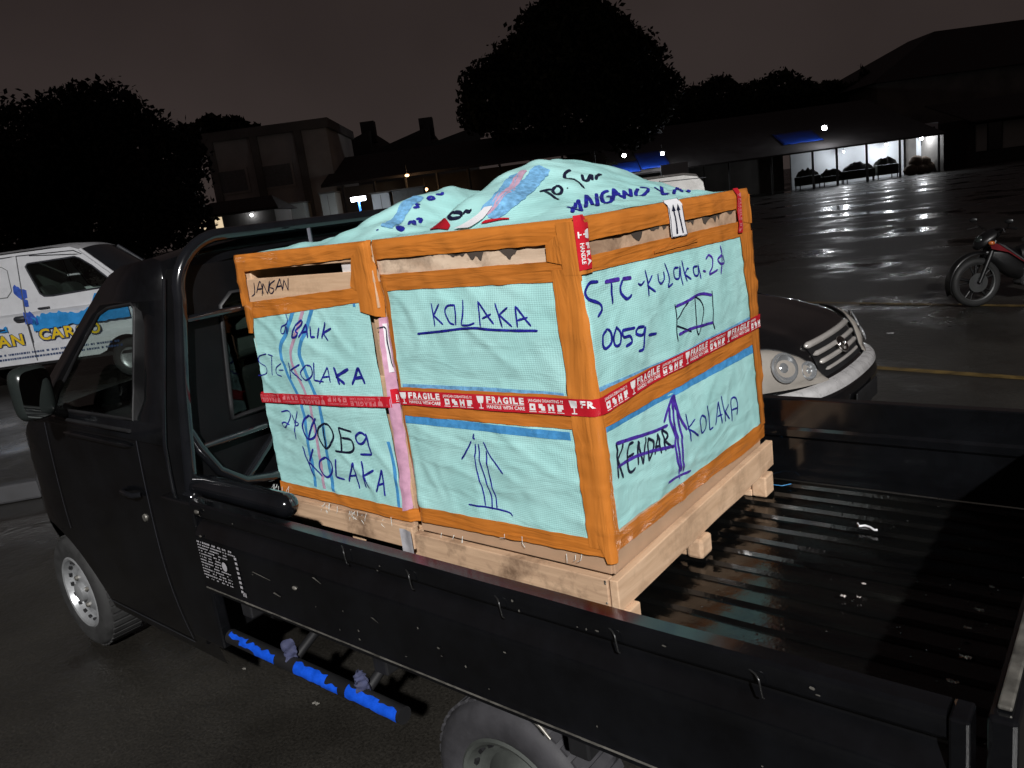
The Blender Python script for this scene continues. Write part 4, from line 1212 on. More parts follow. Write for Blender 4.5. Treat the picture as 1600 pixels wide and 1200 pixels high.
def M(q, z, off=0.0):
    """unwrapped crate skin: q<0 long near side, q>0 end facing the tailgate"""
    over = max(0.0, z-ZT)
    zz = min(z, ZT)
    d = disp(q, z)+off
    if over > 0:
        d2 = off
    bumpy = .026*smooth01(1.56, 1.44, zz)*smooth01(.75, 1.05, q)
    if q <= -RC:
        x, yy = q, YB-d
        if q < -CL: x, yy = -CL-d, YB+(-CL-q)
        if over > 0: yy = YB+over-off*0; zz = ZT+.003+off
    elif q >= RC:
        x, yy = d, YB+q+bumpy
        if q > CW: x, yy = -(q-CW), YB+CW+bumpy+d
        if over > 0: x = -over; zz = ZT+.003+off
    else:
        a = (q+RC)/(2*RC)*math.pi/2
        cx, cy = -RC, YB+RC
        x = cx+(RC+d)*math.sin(a); yy = cy-(RC+d)*math.cos(a)
        if over > 0:
            x -= over*math.sin(a); yy += over*math.cos(a); zz = ZT+.003+off
    return Vector((x, yy, zz))
def pq(px, py, face):
    """photo pixel -> (q, z) on the near side 'f' or the end 'r'"""
    if face == 'f':
        p = on_plane(px, py, 1, YB); return (p.x, p.z)
    p = on_plane(px, py, 0, 0.0); return (p.y-YB, p.z)
def crop(c, pts, face):
    ox, oy, s = c
    return [pq(ox+x*s, oy+y*s, face) for x, y in pts]
C1 = (350, 360, .1875); C2 = (380, 570, .1875); C3 = (580, 380, .2125); C4 = (610, 600, .2125); C5 = (880, 280, .2); C6 = (880, 480, .2)
C7 = (560, 240, .2); C8 = (820, 240, .225); C9 = (940, 660, .2); C10 = (0, 350, .375)

def sheet(quad, name, mat, parent, off, cell=.014, ragged=.0015, seed=0, smooth=60):
    """bilinear patch TL,TR,BR,BL in (q,z)"""
    TL, TR, BR, BL = quad
    w = max(math.hypot(TR[0]-TL[0], TR[1]-TL[1]), math.hypot(BR[0]-BL[0], BR[1]-BL[1]))
    h = max(math.hypot(TL[0]-BL[0], TL[1]-BL[1]), math.hypot(TR[0]-BR[0], TR[1]-BR[1]))
    nu, nv = max(2, int(w/cell)), max(2, int(h/cell))
    def fn(u, v):
        q = (TL[0]*(1-u)+TR[0]*u)*(1-v)+(BL[0]*(1-u)+BR[0]*u)*v
        z = (TL[1]*(1-u)+TR[1]*u)*(1-v)+(BL[1]*(1-u)+BR[1]*u)*v
        e = ragged*nz(q*28+seed, z*28-seed, seed)
        if u in (0.0, 1.0): q += e
        if v in (0.0, 1.0): z += e
        return M(q, z, off)
    return MB().grid(fn, nu, nv).build(name, mat, parent, smooth)
def catmull(pts, step):
    if len(pts) < 3: 
        P = [Vector((*p, 0)) for p in pts]
        n = max(1, int((P[1]-P[0]).length/step))
        return [P[0].lerp(P[1], i/n) for i in range(n+1)]
    P = [Vector((*p, 0)) for p in pts]
    P = [P[0]*2-P[1]]+P+[P[-1]*2-P[-2]]
    out = []
    for i in range(1, len(P)-2):
        a, b_, c, d_ = P[i-1:i+3]
        n = max(2, int((c-b_).length/step))
        for k in range(n):
            t = k/n
            out.append(.5*((2*b_)+(c-a)*t+(2*a-5*b_+4*c-d_)*t*t+(3*b_-a-3*c+d_)*t**3))
    out.append(P[-2])
    return out
def ribbon(mb, pts, w, fn, step=.006, taper=True, wob=.18):
    c = catmull(pts, step)
    n = len(c)
    if n < 2: return
    vs = []
    for i, p in enumerate(c):
        t = (c[min(i+1, n-1)]-c[max(i-1, 0)])
        if t.length < 1e-9: t = Vector((1, 0, 0))
        t.normalize()
        nn = Vector((-t.y, t.x, 0))
        ww = w/2*(1+wob*nz(p.x*40, p.y*40, 5))
        if taper and i in (0, n-1): ww *= .55
        a, b_ = p-nn*ww, p+nn*ww
        vs += [fn(a.x, a.y), fn(p.x, p.y), fn(b_.x, b_.y)]
    mb.add(vs, [f for i in range(n-1) for f in ((i*3, i*3+1, i*3+4, i*3+3), (i*3+1, i*3+2, i*3+5, i*3+4))])
def clusters(strokes, gap=.018):
    """strokes that stand close together form one written group"""
    bx = [(min(p[0] for p in q)-gap/2, min(p[1] for p in q)-gap/2, max(p[0] for p in q)+gap/2, max(p[1] for p in q)+gap/2) for q in strokes]
    par = list(range(len(strokes)))
    def root_(i):
        while par[i] != i: i = par[i]
        return i
    for i in range(len(bx)):
        for j in range(i):
            a, b_ = bx[i], bx[j]
            if a[0] < b_[2] and b_[0] < a[2] and a[1] < b_[3] and b_[1] < a[3]: par[root_(i)] = root_(j)
    out = {}
    for i, q in enumerate(strokes): out.setdefault(root_(i), []).append(q)
    return list(out.values())
def write(strokes, mat, parent, w, off=.0032, name='handwriting', fn=None):
    for grp in clusters(strokes):
        mb = MB()
        for s in grp:
            ribbon(mb, s, w, fn or (lambda a, b_: M(a, b_, off)))
        mb.build(name, mat, parent)
def X(c, face, *paths):
    return [crop(c, p, face) for p in paths]

# ---- inner box and wooden frame (seen in the slots)
def frame(root, x0, x1):
    MB().box(((x0+x1)/2, YB+CW/2, (1.0+ZT-.16)/2+.0), (x1-x0-.06, CW-.06, ZT-.16-1.0)).build('inner_carton', 'cardboard', root)
    for x in (x0+.03, x1-.03):
        for yy in (YB+.032, YB+CW-.032):
            MB().box((x, yy, (ZPT+ZT)/2), (.045, .045, ZT-ZPT-.01)).build('corner_post', 'wood_x', root, bevel=.003)
    for yy in (YB+CW-.016,):
        for z in (ZT-.06, 1.34, .98):
            MB().box(((x0+x1)/2, yy, z), (x1-x0-.02, .018, .085)).build('plank', 'wood_x', root, bevel=.002)
    for z in (1.34, .98):
        MB().box(((x0+x1)/2, YB+.016, z), (x1-x0-.02, .018, .085)).build('plank', 'wood_x', root, bevel=.002)
frame(crL, -CL+.002, -CR-.004)
frame(crR, -CR+.004, -.002)
# planks behind the slots of the near side
zsl = lambda pts, f: crop((0, 0, 1), pts, f)
(qa_, za_), (qb_2, zb_2) = zsl([(392, 474), (550, 447)], 'f')
(_, zo_) = zsl([(470, 424)], 'f')[0]
MB().box((-1.145, YB+.010, (za_-.03+zo_-.014)/2), (.74, .018, zo_-za_+.016)).build('plank', 'wood_x', crL, bevel=.002)
MB().box((-1.145, YB+.010, ZT-.028), (.74, .018, .05)).build('plank', 'wood_x', crL, bevel=.002)
MB().box((-1.48, YB+.030, 1.70), (.06, .05, .20)).build('frame_block', 'wood_y', crL, bevel=.004)
MB().box((-.865, YB+.026, 1.70), (.14, .03, .20)).build('frame_block', 'tape_clear', crL, bevel=.004)
MB().box((-.38, YB+.011, 1.735), (.74, .018, .115)).build('plank', 'wood_splintered', crR, bevel=.002)
MB().box((-.011, YB+CW/2, 1.735), (.018, CW-.03, .115)).build('plank', 'wood_rough', crR, bevel=.002)
for z in (1.34, .98):
    MB().box((-.013, YB+CW/2, z), (.018, CW-.03, .085)).build('plank', 'wood_y', crR, bevel=.002)
MB().box((-CL+.011, YB+CW/2, 1.735), (.018, CW-.03, .115)).build('plank', 'wood_y', crL, bevel=.002)
# torn bark along the slot planks of the right crate
def splinters(fn, u0, u1, z1, depth, root, seed):
    vs = []; n_ = 60
    for i in range(n_+1):
        u = u0+(u1-u0)*i/n_
        dd_ = depth*max(.02, .55+1.3*nz(u*16, seed)+.7*nz(u*60, seed+2))*math.sin(math.pi*min(1, max(0, i/n_)))**.4 if 0 < i < n_ else .001
        vs += [fn(u, z1), fn(u, z1-dd_)]
    MB().add(vs, [(2*i, 2*i+1, 2*i+3, 2*i+2) for i in range(n_)]).build('torn_bark', 'bark', root)
splinters(lambda a, b_: Vector((a, YB+.0006, b_)), -.52, -.14, zsl([(740, 392)], 'f')[0][1]+.006, .030, crR, 3)
splinters(lambda a, b_: Vector((-.0006, YB+a, b_)), .12, .98, zsl([(1030, 352)], 'r')[0][1]+.010, .040, crR, 8)
# ---- cloth panels
clothL = sheet(zsl([(396, 496), (574, 470), (632, 797), (433, 751)], 'f'), 'sheet_panel', 'woven_sheet', crL, .001, .010)
cU = sheet(zsl([(602, 449), (868, 437), (888, 622), (624, 610)], 'f'), 'sheet_panel', 'woven_sheet', crR, .001, .010)
cD = sheet(zsl([(630, 643), (895, 665), (926, 842), (652, 794)], 'f'), 'sheet_panel', 'woven_sheet', crR, .001, .010)
rU = sheet(zsl([(905, 424), (1158, 364), (1174, 506), (932, 624)], 'r'), 'sheet_panel', 'woven_sheet', crR, .001, .010)
rD = sheet(zsl([(937, 656), (1178, 532), (1186, 664), (962, 830)], 'r'), 'sheet_panel', 'woven_sheet', crR, .001, .010)
# sheets on the sides turned away
def plain_side(root, pts, name='sheet_panel'):
    MB().grid(lambda u, v: Vector(pts[0]).lerp(Vector(pts[1]), u)+(Vector(pts[2])-Vector(pts[0]))*v+Vector((.003*nz(u*6, v*6), .003*nz(u*5, v*7, 2), 0)), 16, 16).build(name, 'woven_sheet', root, 60)
plain_side(crR, [(-CR+.01, YB+CW+.006, .95), (-.01, YB+CW+.006, .95), (-CR+.01, YB+CW+.006, ZT-.01)])
plain_side(crL, [(-CL+.01, YB+CW+.006, .95), (-CR-.01, YB+CW+.006, .95), (-CL+.01, YB+CW+.006, ZT-.01)])
plain_side(crL, [(-CL-.012, YB+.02, .95), (-CL-.012, YB+CW-.02, .95), (-CL-.012, YB+.02, ZT-.01)])
# printed stripes on the woven sheets
def stripe(paths, mat, parent, w, off=.0022):
    mb = MB()
    for p in paths: ribbon(mb, p, w, lambda a, b_: M(a, b_, off), .012, False, .05)
    return mb.build('printed_stripe', mat, parent)
px_ = lambda pts, f='f': crop((0, 0, 1), pts, f)
stripe([px_([(461, 484), (452, 515), (441, 545), (450, 575), (468, 612), (478, 640), (487, 700), (494, 760)])], 'stripe_blue', clothL, .017)
stripe([px_([(475, 483), (468, 515), (459, 547), (466, 575), (482, 610), (492, 640), (501, 700), (508, 763)])], 'stripe_pink', clothL, .016)
stripe([px_([(489, 481), (482, 512), (473, 547), (480, 570), (497, 610), (508, 640), (514, 700), (522, 768)])], 'stripe_blue', clothL, .018)
stripe([px_([(607, 690), (618, 740), (625, 793)])], 'stripe_blue', clothL, .014)
stripe([px_([(553, 474), (557, 474)])], 'stripe_blue', clothL, .02)
stripe([px_([(631, 604), (760, 610), (884, 619)])], 'stripe_pale_blue', cU, .020)
stripe([px_([(633, 654), (760, 666), (893, 681)])], 'stripe_blue', cD, .024)
stripe([px_([(935, 613), (1040, 566), (1170, 500)], 'r')], 'stripe_pale_blue', rU, .024)
stripe([px_([(941, 668), (1060, 604), (1176, 544)], 'r')], 'stripe_blue', rD, .032)
# pink folded edge of the left sheet
sheet(px_([(592, 497), (602, 495), (644, 795), (632, 797)]), 'folded_edge', 'pink_fold', crL, .006, .012, .003, 4)
sheet(px_([(596, 506), (601, 506), (613, 582), (608, 582)]), 'paper_label', 'label_white', crL, .009, .02)
mb = MB(); ribbon(mb, px_([(593, 512), (600, 514), (605, 545), (612, 575)]), .005, lambda a, b_: M(a, b_, .0105)); mb.build('label_border', 'ink_black', crL)

# ---- orange tape: each strip its own piece, wrapped over edges where the photo shows it
def tape(quad, root, off, seed=0, mat='tape_orange', name='packing_tape'):
    return sheet(quad, name, mat, root, off, .014, .002, seed)
zt = ZT
def Q(pts, f='f'): return px_(pts, f)
# left crate
sl = Q([(385, 425), (551, 402), (550, 447), (392, 474)])
tape([(-CL-.05, zt+.03), (-CR-.004, zt+.03), (-CR-.004, sl[1][1]), (-CL-.05, sl[0][1])], crL, .004, 1)
tape([(-CL-.05, sl[3][1]), (-CR-.004, sl[2][1]), Q([(578, 470)])[0], (-CL-.05, Q([(400, 500)])[0][1])], crL, .0035, 2)
tape([(-CL-.06, zt-.004), sl[0], sl[3], (-CL-.06, sl[3][1]-.02)], crL, .0052, 3, 'tape_orange_v')
tape([(-CL-.06, Q([(395, 470)])[0][1]), Q([(398, 472)])[0], Q([(399, 520)])[0], (-CL-.06, Q([(385, 520)])[0][1])], crL, .0045, 4, 'tape_orange_v')
tape([sl[1], (-CR-.004, zt+.02), (-CR-.004, sl[2][1]-.06), sl[2]], crL, .0055, 5, 'tape_orange_v')
tape(Q([(560, 445), (592, 440), (598, 497), (566, 486)]), crL, .0068, 6, 'tape_orange_v')
tape([(-CL-.04, Q([(437, 750)])[0][1]), Q([(650, 797)])[0], Q([(653, 817)])[0], (-CL-.04, Q([(452, 768)])[0][1])], crL, .0045, 7)
# right crate, near side
s2 = Q([(591, 405), (856, 382), (857, 408), (595, 429)])
tape([(-CR+.004, zt+.035), (.0, zt+.035), (.0, s2[1][1]), (-CR+.004, s2[0][1])], crR, .004, 11)
tape([(-CR+.004, s2[3][1]), (.0, s2[2][1]), (.0, Q([(872, 440)])[0][1]), (-CR+.004, Q([(605, 454)])[0][1])], crR, .0035, 12, 'tape_orange_b')
tape([(-CR+.004, zt), s2[0], s2[3], (-CR+.004, s2[3][1]-.03)], crR, .0055, 13, 'tape_orange_v')
tape([s2[1], (-.004, zt), (-.004, s2[2][1]-.02), s2[2]], crR, .0062, 14, 'tape_orange_v')
tape([(-CR+.004, Q([(590, 440)])[0][1]), Q([(606, 440)])[0], Q([(657, 800)])[0], (-CR+.004, Q([(648, 800)])[0][1])], crR, .0048, 15, 'tape_orange_v')
tape([(-CR+.006, Q([(612, 603)])[0][1]), (-.0, Q([(912, 618)])[0][1]), (-.0, Q([(935, 672)])[0][1]), (-CR+.006, Q([(630, 648)])[0][1])], crR, .0042, 16, 'tape_orange_b')
tape([(-CR+.004, Q([(655, 790)])[0][1]), (.0, Q([(955, 846)])[0][1]), (.0, .912), (-CR+.004, .895)], crR, .0044, 17)
# right crate, end face
s3 = Q([(918, 376), (1148, 327), (1150, 347), (920, 399)], 'r')
tape([(.0, zt+.035), (CW+.03, zt+.035), (CW+.03, s3[1][1]), (.0, s3[0][1])], crR, .0043, 21)
tape([(.0, s3[3][1]), (CW+.03, s3[2][1]), (CW+.03, Q([(1156, 371)], 'r')[0][1]), (.0, Q([(908, 428)], 'r')[0][1])], crR, .0037, 22)
tape([s3[1], (CW+.04, zt), (CW+.04, s3[2][1]-.02), s3[2]], crR, .0058, 23, 'tape_orange_v')
tape([(.0, Q([(922, 618)], 'r')[0][1]), (CW+.03, Q([(1178, 497)], 'r')[0][1]), (CW+.03, Q([(1178, 536)], 'r')[0][1]), (.0, Q([(935, 672)], 'r')[0][1])], crR, .0046, 24)
tape([Q([(1153, 366)], 'r')[0], (CW+.05, Q([(1160, 362)], 'r')[0][1]), (CW+.05, Q([(1186, 668)], 'r')[0][1]), Q([(1182, 668)], 'r')[0]], crR, .0052, 25, 'tape_orange_v')
tape([(.0, Q([(955, 838)], 'r')[0][1]), (CW+.03, Q([(1186, 660)], 'r')[0][1]), (CW+.03, .915), (.0, .925)], crR, .0048, 26)
# vertical corner tape wrapped round the near corner
def corner(a_top, b_top, a_bot, b_bot, z1, z0, off, seed, mat):
    nv, nu = int((z1-z0)/.014), 18
    def fn(u, v):
        z = z1+(z0-z1)*v
        a = a_top+(a_bot-a_top)*v+.003*nz(z*22, seed); b_ = b_top+(b_bot-b_top)*v+.003*nz(z*24, seed+3)
        return M(a+(b_-a)*u, z, off)
    return MB().grid(fn, nu, nv).build('packing_tape', mat, crR, 60)
corner(Q([(866, 440)])[0][0], Q([(908, 430)], 'r')[0][0], Q([(922, 838)])[0][0], Q([(964, 828)], 'r')[0][0], Q([(890, 420)])[0][1], Q([(955, 860)])[0][1]-.0, .0068, 31, 'tape_orange_v')
corner(-.055, .035, -.05, .04, zt, Q([(890, 430)])[0][1], .0074, 33, 'tape_orange_v')
corner(-.045, .02, -.012, .012, Q([(945, 838)])[0][1], ZPT+.006, .0078, 35, 'tape_orange_v')
# thin torn tape tags
tape(Q([(1018, 391), (1084, 372), (1086, 378), (1018, 397)], 'r'), crR, .0075, 41, 'tape_orange_b')

# ---- red FRAGILE tape
def fragile(path, root, width, off, flip=False, fade=False, start=0.0, unit=.245, mat='tape_red', pmat='print_white', label=None):
    """path: list of (q,z) centre points; width may vary along it"""
    P = [Vector((*p, 0)) for p in path]
    seg = [(b_-a).length for a, b_ in zip(P[:-1], P[1:])]
    tot = sum(seg)
    def at(s):
        s0 = s
        for i, L_ in enumerate(seg):
            if s <= L_ or i == len(seg)-1:
                a, b_ = P[i], P[i+1]
                t = (b_-a).normalized()
                return a+t*s, t
            s -= L_
    def map_(s, v, o):
        p, t = at(min(max(s, 0), tot))
        nn = Vector((-t.y, t.x, 0))
        c = p+nn*v
        return M(c.x, c.y, off+o)
    w = width
    k = max(4, int(tot/.012))
    o_ = MB().grid(lambda u, v: map_(u*tot, (v-.5)*w*(1+.03*nz(u*30, v, 3)), 0), k, 3).build('fragile_tape', mat, root, 60)
    h = w
    k_ = unit/.326
    def fn0(x, y):
        return (tot-x, -y) if flip else (x, y)
    def clipfn(x, y):
        a, b_ = fn0(x, y)
        return map_(a, b_, .0009)
    x = start
    while x < tot:
        def inside(a, b_): return 0.001 <= a and b_ <= tot-.001
        mb = MB()
        def T(s_, a, y0, ww, hh, bold):
            a *= k_; ww *= k_
            if inside(x+a, x+a+ww): put_text(mb, s_, clipfn, x+a, y0, ww, hh, bold)
        if inside(x, x+.030*k_):        # wine glass sign
            G = lambda a, b_: clipfn(x+a*k_, h*b_)
            mb.grid(lambda u, v: G(.002+.026*(u*(1-.35*(1-v)**2)+.175*(1-v)**2), -.04+.44*v), 5, 4)
            mb.grid(lambda u, v: G(.0135+.0035*u, -.34+.31*v), 1, 1)
            mb.grid(lambda u, v: G(.007+.0165*u, -.39+.06*v), 1, 1)
        for ci, lt_ in enumerate('FRAGILE'):
            wd = .0205 if lt_ != 'I' else .009
            T(lt_, .037+(ci*.0218-(.0105 if ci > 4 else 0)), h*.02, wd*.86, h*.37, .045)
        if inside(x+.037*k_, x+.178*k_):
            mb.grid(lambda u, v: clipfn(x+(.037+.138*u)*k_, h*(-.075+.022*v)), 8, 1)
        for (wd, a, ww) in (('HANDLE', .037, .056), ('WITH', .099, .034), ('CARE', .139, .037)):
            T(wd, a, -h*.34, ww, h*.20, .02)
        if mb.v: mb.build('lettering', pmat, o_)
        mb = MB()
        for (wd, a, ww) in (('JANGAN', .190, .044), ('DIBANTING', .238, .058), ('!!', .300, .008)):
            T(wd, a, h*.20, ww, h*.17, .01)
        for j in range(4):
            a = (.194+j*.031)*k_
            if inside(x+a, x+a+.021*k_):
                mb.grid(lambda u, v: clipfn(x+a+.020*k_*u, h*(-.30+.40*v)), 3, 3, skip=lambda i, jj: (i, jj) in (((1, 1),), ((0, 0), (2, 2)), ((1, 0), (1, 2)), ((2, 0),))[j])
                mb.grid(lambda u, v: clipfn(x+a-.002+.024*k_*u, h*(-.40+.04*v)), 2, 1)
        if mb.v: mb.build('pictograms', pmat, o_)
        x += unit
    return o_
corner_z = Q([(926, 636)])[0][1]
pF = [(Q([(613, 619)])[0][0], Q([(613, 619)])[0][1]), (Q([(760, 627)])[0][0], Q([(760, 627)])[0][1]), (.006, corner_z)]
pR = [(.006, corner_z), Q([(1040, 572)], 'r')[0], (CW+.01, Q([(1182, 502)], 'r')[0][1])]
fragile(pF, crR, .047, .0092, start=.051-.326, unit=.326)
fragile(pR, crR, .047, .0092, start=.150-.313, unit=.313)
pL = Q([(403, 620), (510, 622), (614, 627)])
fragile(pL, crL, .037, .0088, flip=True, start=.05-.30, pmat='print_pink', unit=.285)
# upright pieces on the end face
v1 = Q([(905, 343), (914, 421)], 'r')
fragile(v1, crR, .038, .0100, start=.022, unit=.30)
v2 = Q([(1150, 299), (1152, 364)], 'r')
fragile(v2, crR, .034, .0100, start=.004, unit=.17, pmat='print_pink')

# ---- up-arrow label
lq = Q([(1038, 316), (1061, 313), (1068, 367), (1044, 372)], 'r')
lab_o = sheet(lq, 'arrow_label', 'label_white', crR, .0095, .01, 0)
def lfn(u, v, o=.0108):
    TL, TR, BR, BL = lq
    q = (TL[0]*(1-u)+TR[0]*u)*(1-v)+(BL[0]*(1-u)+BR[0]*u)*v
    z = (TL[1]*(1-u)+TR[1]*u)*(1-v)+(BL[1]*(1-u)+BR[1]*u)*v
    return M(q, z, o)
mb = MB()
for u0 in (.34, .68):
    mb.grid(lambda u, v: lfn(u0-.045+.09*u, .22+.70*v), 1, 6)
    mb.add([lfn(u0-.13, .27), lfn(u0+.13, .27), lfn(u0, .08)], [(0, 1, 2)])
for (u0, v0, u1, v1_) in ((.02, .01, .98, .022), (.02, .978, .98, .99), (.02, .01, .05, .99), (.95, .01, .98, .99)):
    mb.grid(lambda u, v: lfn(u0+(u1-u0)*u, v0+(v1_-v0)*v), 2, 6)
mb.build('arrow_print', 'ink_black', lab_o)

# ---- handwriting
write(X(C1, 'f', [(250, 435), (256, 490), (255, 530), (232, 548)], [(272, 520), (300, 425), (330, 530)], [(282, 490), (318, 485)], [(318, 545), (325, 440)], [(325, 440), (365, 530)], [(365, 530), (380, 420)],
        [(425, 415), (385, 450), (378, 510), (400, 525), (418, 490), (385, 475)], [(430, 500), (465, 400)], [(465, 400), (490, 500)], [(440, 470), (480, 460)], [(490, 490), (500, 410)], [(500, 410), (535, 500)], [(535, 500), (535, 395)]),
      'ink_black', crL, .0045, fn=lambda a, b_: Vector((a, YB-.0008, b_)))
write(X(C1, 'f', [(525, 680), (548, 740), (540, 775), (495, 800), (490, 850), (515, 850), (535, 790), (540, 860)], [(548, 800), (545, 860)]), 'ink_blue', clothL, .0045)
write(X(C1, 'f', [(612, 790), (585, 890)], [(610, 790), (660, 745), (665, 775), (620, 830), (640, 850), (625, 880), (585, 890)], [(650, 885), (700, 775)], [(700, 775), (720, 890)], [(665, 850), (715, 835)],
        [(735, 790), (745, 885)], [(745, 885), (780, 880)], [(808, 805), (800, 895)], [(855, 760), (835, 895)], [(910, 810), (845, 850)], [(845, 850), (885, 915)]), 'ink_blue', clothL, .0075)
write(X(C10, 'f', [(1118, 538), (1085, 550), (1085, 575), (1112, 595), (1112, 622), (1072, 632)], [(1124, 540), (1146, 548)], [(1138, 545), (1142, 628)], [(1180, 578), (1160, 596), (1162, 622), (1184, 632)], [(1170, 606), (1192, 605)]), 'ink_blue', clothL, .0042)
write(X(C10, 'f', [(1218, 572), (1226, 640)], [(1265, 580), (1225, 605)], [(1225, 605), (1275, 648)], [(1290, 583), (1270, 615), (1290, 645), (1318, 625), (1312, 590), (1290, 583)], [(1322, 572), (1328, 645)], [(1328, 645), (1366, 652)],
        [(1350, 660), (1375, 592)], [(1375, 592), (1392, 655)], [(1358, 635), (1388, 630)]), 'ink_blue', clothL, .0060)
write(X(C10, 'f', [(1402, 592), (1428, 665)], [(1462, 600), (1412, 632)], [(1412, 632), (1450, 662)], [(1480, 665), (1502, 594)], [(1502, 594), (1532, 662)], [(1488, 640), (1522, 634)]), 'ink_blue', clothL, .0110)
write(X(C2, 'f', [(335, 385), (390, 376), (413, 410), (395, 480), (368, 515), (342, 485), (365, 470), (410, 490)], [(470, 375), (455, 500), (458, 615)], [(425, 405), (445, 455), (485, 480), (465, 500), (445, 465)]), 'ink_blue', clothL, .0055)
write(X(C2, 'f', [(578, 408), (530, 450), (520, 520), (560, 602), (610, 600), (635, 540), (618, 450), (575, 410)], [(640, 430), (600, 500), (572, 600)], [(1040, 582), (1000, 555), (960, 590), (975, 640), (1010, 650), (1045, 600), (1040, 565)], [(1045, 580), (1070, 680), (1080, 745)], [(1080, 745), (995, 738)]), 'ink_blue', clothL, .0085)
write(X(C2, 'f', [(710, 475), (655, 520), (655, 600), (715, 688), (775, 620), (782, 560), (745, 490), (705, 475)], [(698, 500), (712, 682)], [(930, 547), (825, 510)], [(825, 510), (848, 600)], [(842, 560), (845, 715)], [(850, 597), (925, 618), (942, 690), (900, 722), (795, 705)]), 'ink_black', clothL, .0085)
write(X(C2, 'f', [(512, 668), (560, 820), (600, 925)], [(608, 690), (565, 800)], [(560, 805), (670, 925)], [(705, 760), (652, 800), (655, 870), (710, 932), (757, 880), (748, 800), (700, 760)], [(795, 775), (785, 930)], [(785, 930), (858, 950)],
        [(890, 970), (935, 805)], [(935, 805), (975, 1030)], [(905, 920), (960, 915)], [(1000, 795), (1030, 1020)], [(1095, 875), (1018, 920)], [(1018, 920), (1062, 1025)], [(1120, 1055), (1160, 870)], [(1160, 870), (1192, 1090)], [(1130, 1000), (1180, 985)]), 'ink_blue', clothL, .0080)
# KOLAKA underlined
write(X(C3, 'f', [(455, 435), (472, 520), (490, 605)], [(515, 440), (475, 525)], [(475, 525), (550, 592)], [(632, 450), (580, 455), (560, 500), (595, 575), (632, 592)], [(628, 448), (640, 520), (642, 596)], [(685, 412), (692, 500), (685, 595)], [(685, 595), (735, 596), (780, 580)],
        [(800, 420), (825, 608)], [(802, 425), (860, 510), (922, 587)], [(835, 548), (900, 515)], [(925, 435), (955, 520), (985, 612)], [(1020, 465), (960, 520)], [(960, 520), (1055, 607)], [(1075, 455), (1085, 540), (1095, 612)], [(1080, 460), (1130, 530), (1190, 605)], [(1092, 562), (1165, 540)]), 'ink_blue', cU, .0058)
write(X(C3, 'f', [(360, 660), (500, 645), (740, 618), (900, 628), (1050, 635), (1240, 638)]), 'ink_blue', cU, .0068)
# arrow of loose lines
write(X(C4, 'f', [(635, 355), (632, 375), (628, 388), (645, 392)], [(615, 410), (580, 480), (540, 545)], [(705, 415), (760, 520), (855, 648)], [(645, 430), (650, 580), (690, 770), (708, 890)], [(668, 430), (690, 590), (745, 800), (757, 918)], [(728, 480), (745, 650), (775, 800), (790, 915)], [(585, 880), (740, 905), (870, 940), (902, 972)]), 'ink_blue', cD, .0055)
# end face, upper panel
write(X(C5, 'r', [(270, 800), (205, 810), (172, 880), (195, 935), (280, 970), (298, 1020), (265, 1075)], [(365, 805), (378, 975)], [(452, 785), (430, 850), (445, 900), (480, 935), (512, 900)]), 'ink_blue', rU, .0085)
write(X(C5, 'r', [(315, 802), (430, 780)], [(450, 778), (515, 770)]), 'ink_purple', rU, .0105)
write(X(C5, 'r', [(560, 812), (580, 828), (605, 795)], [(615, 710), (630, 820), (640, 915)], [(665, 750), (625, 830)], [(625, 830), (685, 880)], [(710, 735), (712, 800), (735, 815), (760, 780), (755, 720)], [(775, 655), (795, 780), (785, 840), (825, 815)],
        [(880, 690), (845, 700), (845, 770), (880, 772), (890, 682), (895, 760), (900, 830)], [(910, 635), (922, 720), (935, 800)], [(950, 690), (925, 745)], [(925, 745), (970, 782)], [(940, 700), (958, 698)], [(1022, 680), (992, 690), (995, 750), (1025, 745), (1030, 672), (1045, 780)]), 'ink_blue', rU, .0062)
write(X(C5, 'r', [(1065, 716), (1088, 722)], [(1095, 625), (1120, 593), (1145, 620), (1138, 680), (1115, 742), (1175, 708)], [(1215, 590), (1180, 625), (1195, 660), (1235, 650), (1225, 590)], [(1205, 520), (1215, 600), (1200, 742)]), 'ink_purple', rU, .0068)
write(X(C6, 'r', [(330, 168), (293, 220), (300, 300), (325, 322), (358, 270), (352, 190), (328, 170)], [(400, 150), (372, 230), (385, 300), (422, 282), (428, 200), (395, 150)], [(535, 160), (440, 180)], [(440, 180), (450, 232), (500, 225), (515, 270), (465, 306)], [(602, 150), (555, 160), (545, 205), (590, 215), (608, 150)], [(608, 150), (603, 250), (600, 325), (565, 342)], [(635, 216), (700, 205)]), 'ink_blue', rU, .0082)
write(X(C5, 'r', [(838, 975), (848, 1100), (850, 1200), (860, 1270)], [(1125, 870), (1138, 1000), (1142, 1110), (1165, 1172)], [(940, 960), (895, 1020), (852, 1092)], [(850, 1145), (975, 1190)], [(990, 915), (1000, 1040), (1018, 1190), (1036, 1215)], [(990, 915), (1040, 950), (1065, 1020), (1050, 1130), (1036, 1215)]), 'ink_black', rU, .0048)
write(X(C5, 'r', [(845, 995), (920, 960), (1000, 910), (1060, 895), (1125, 906)], [(865, 1213), (960, 1170), (1145, 1118)]), 'ink_purple', rU, .0085)
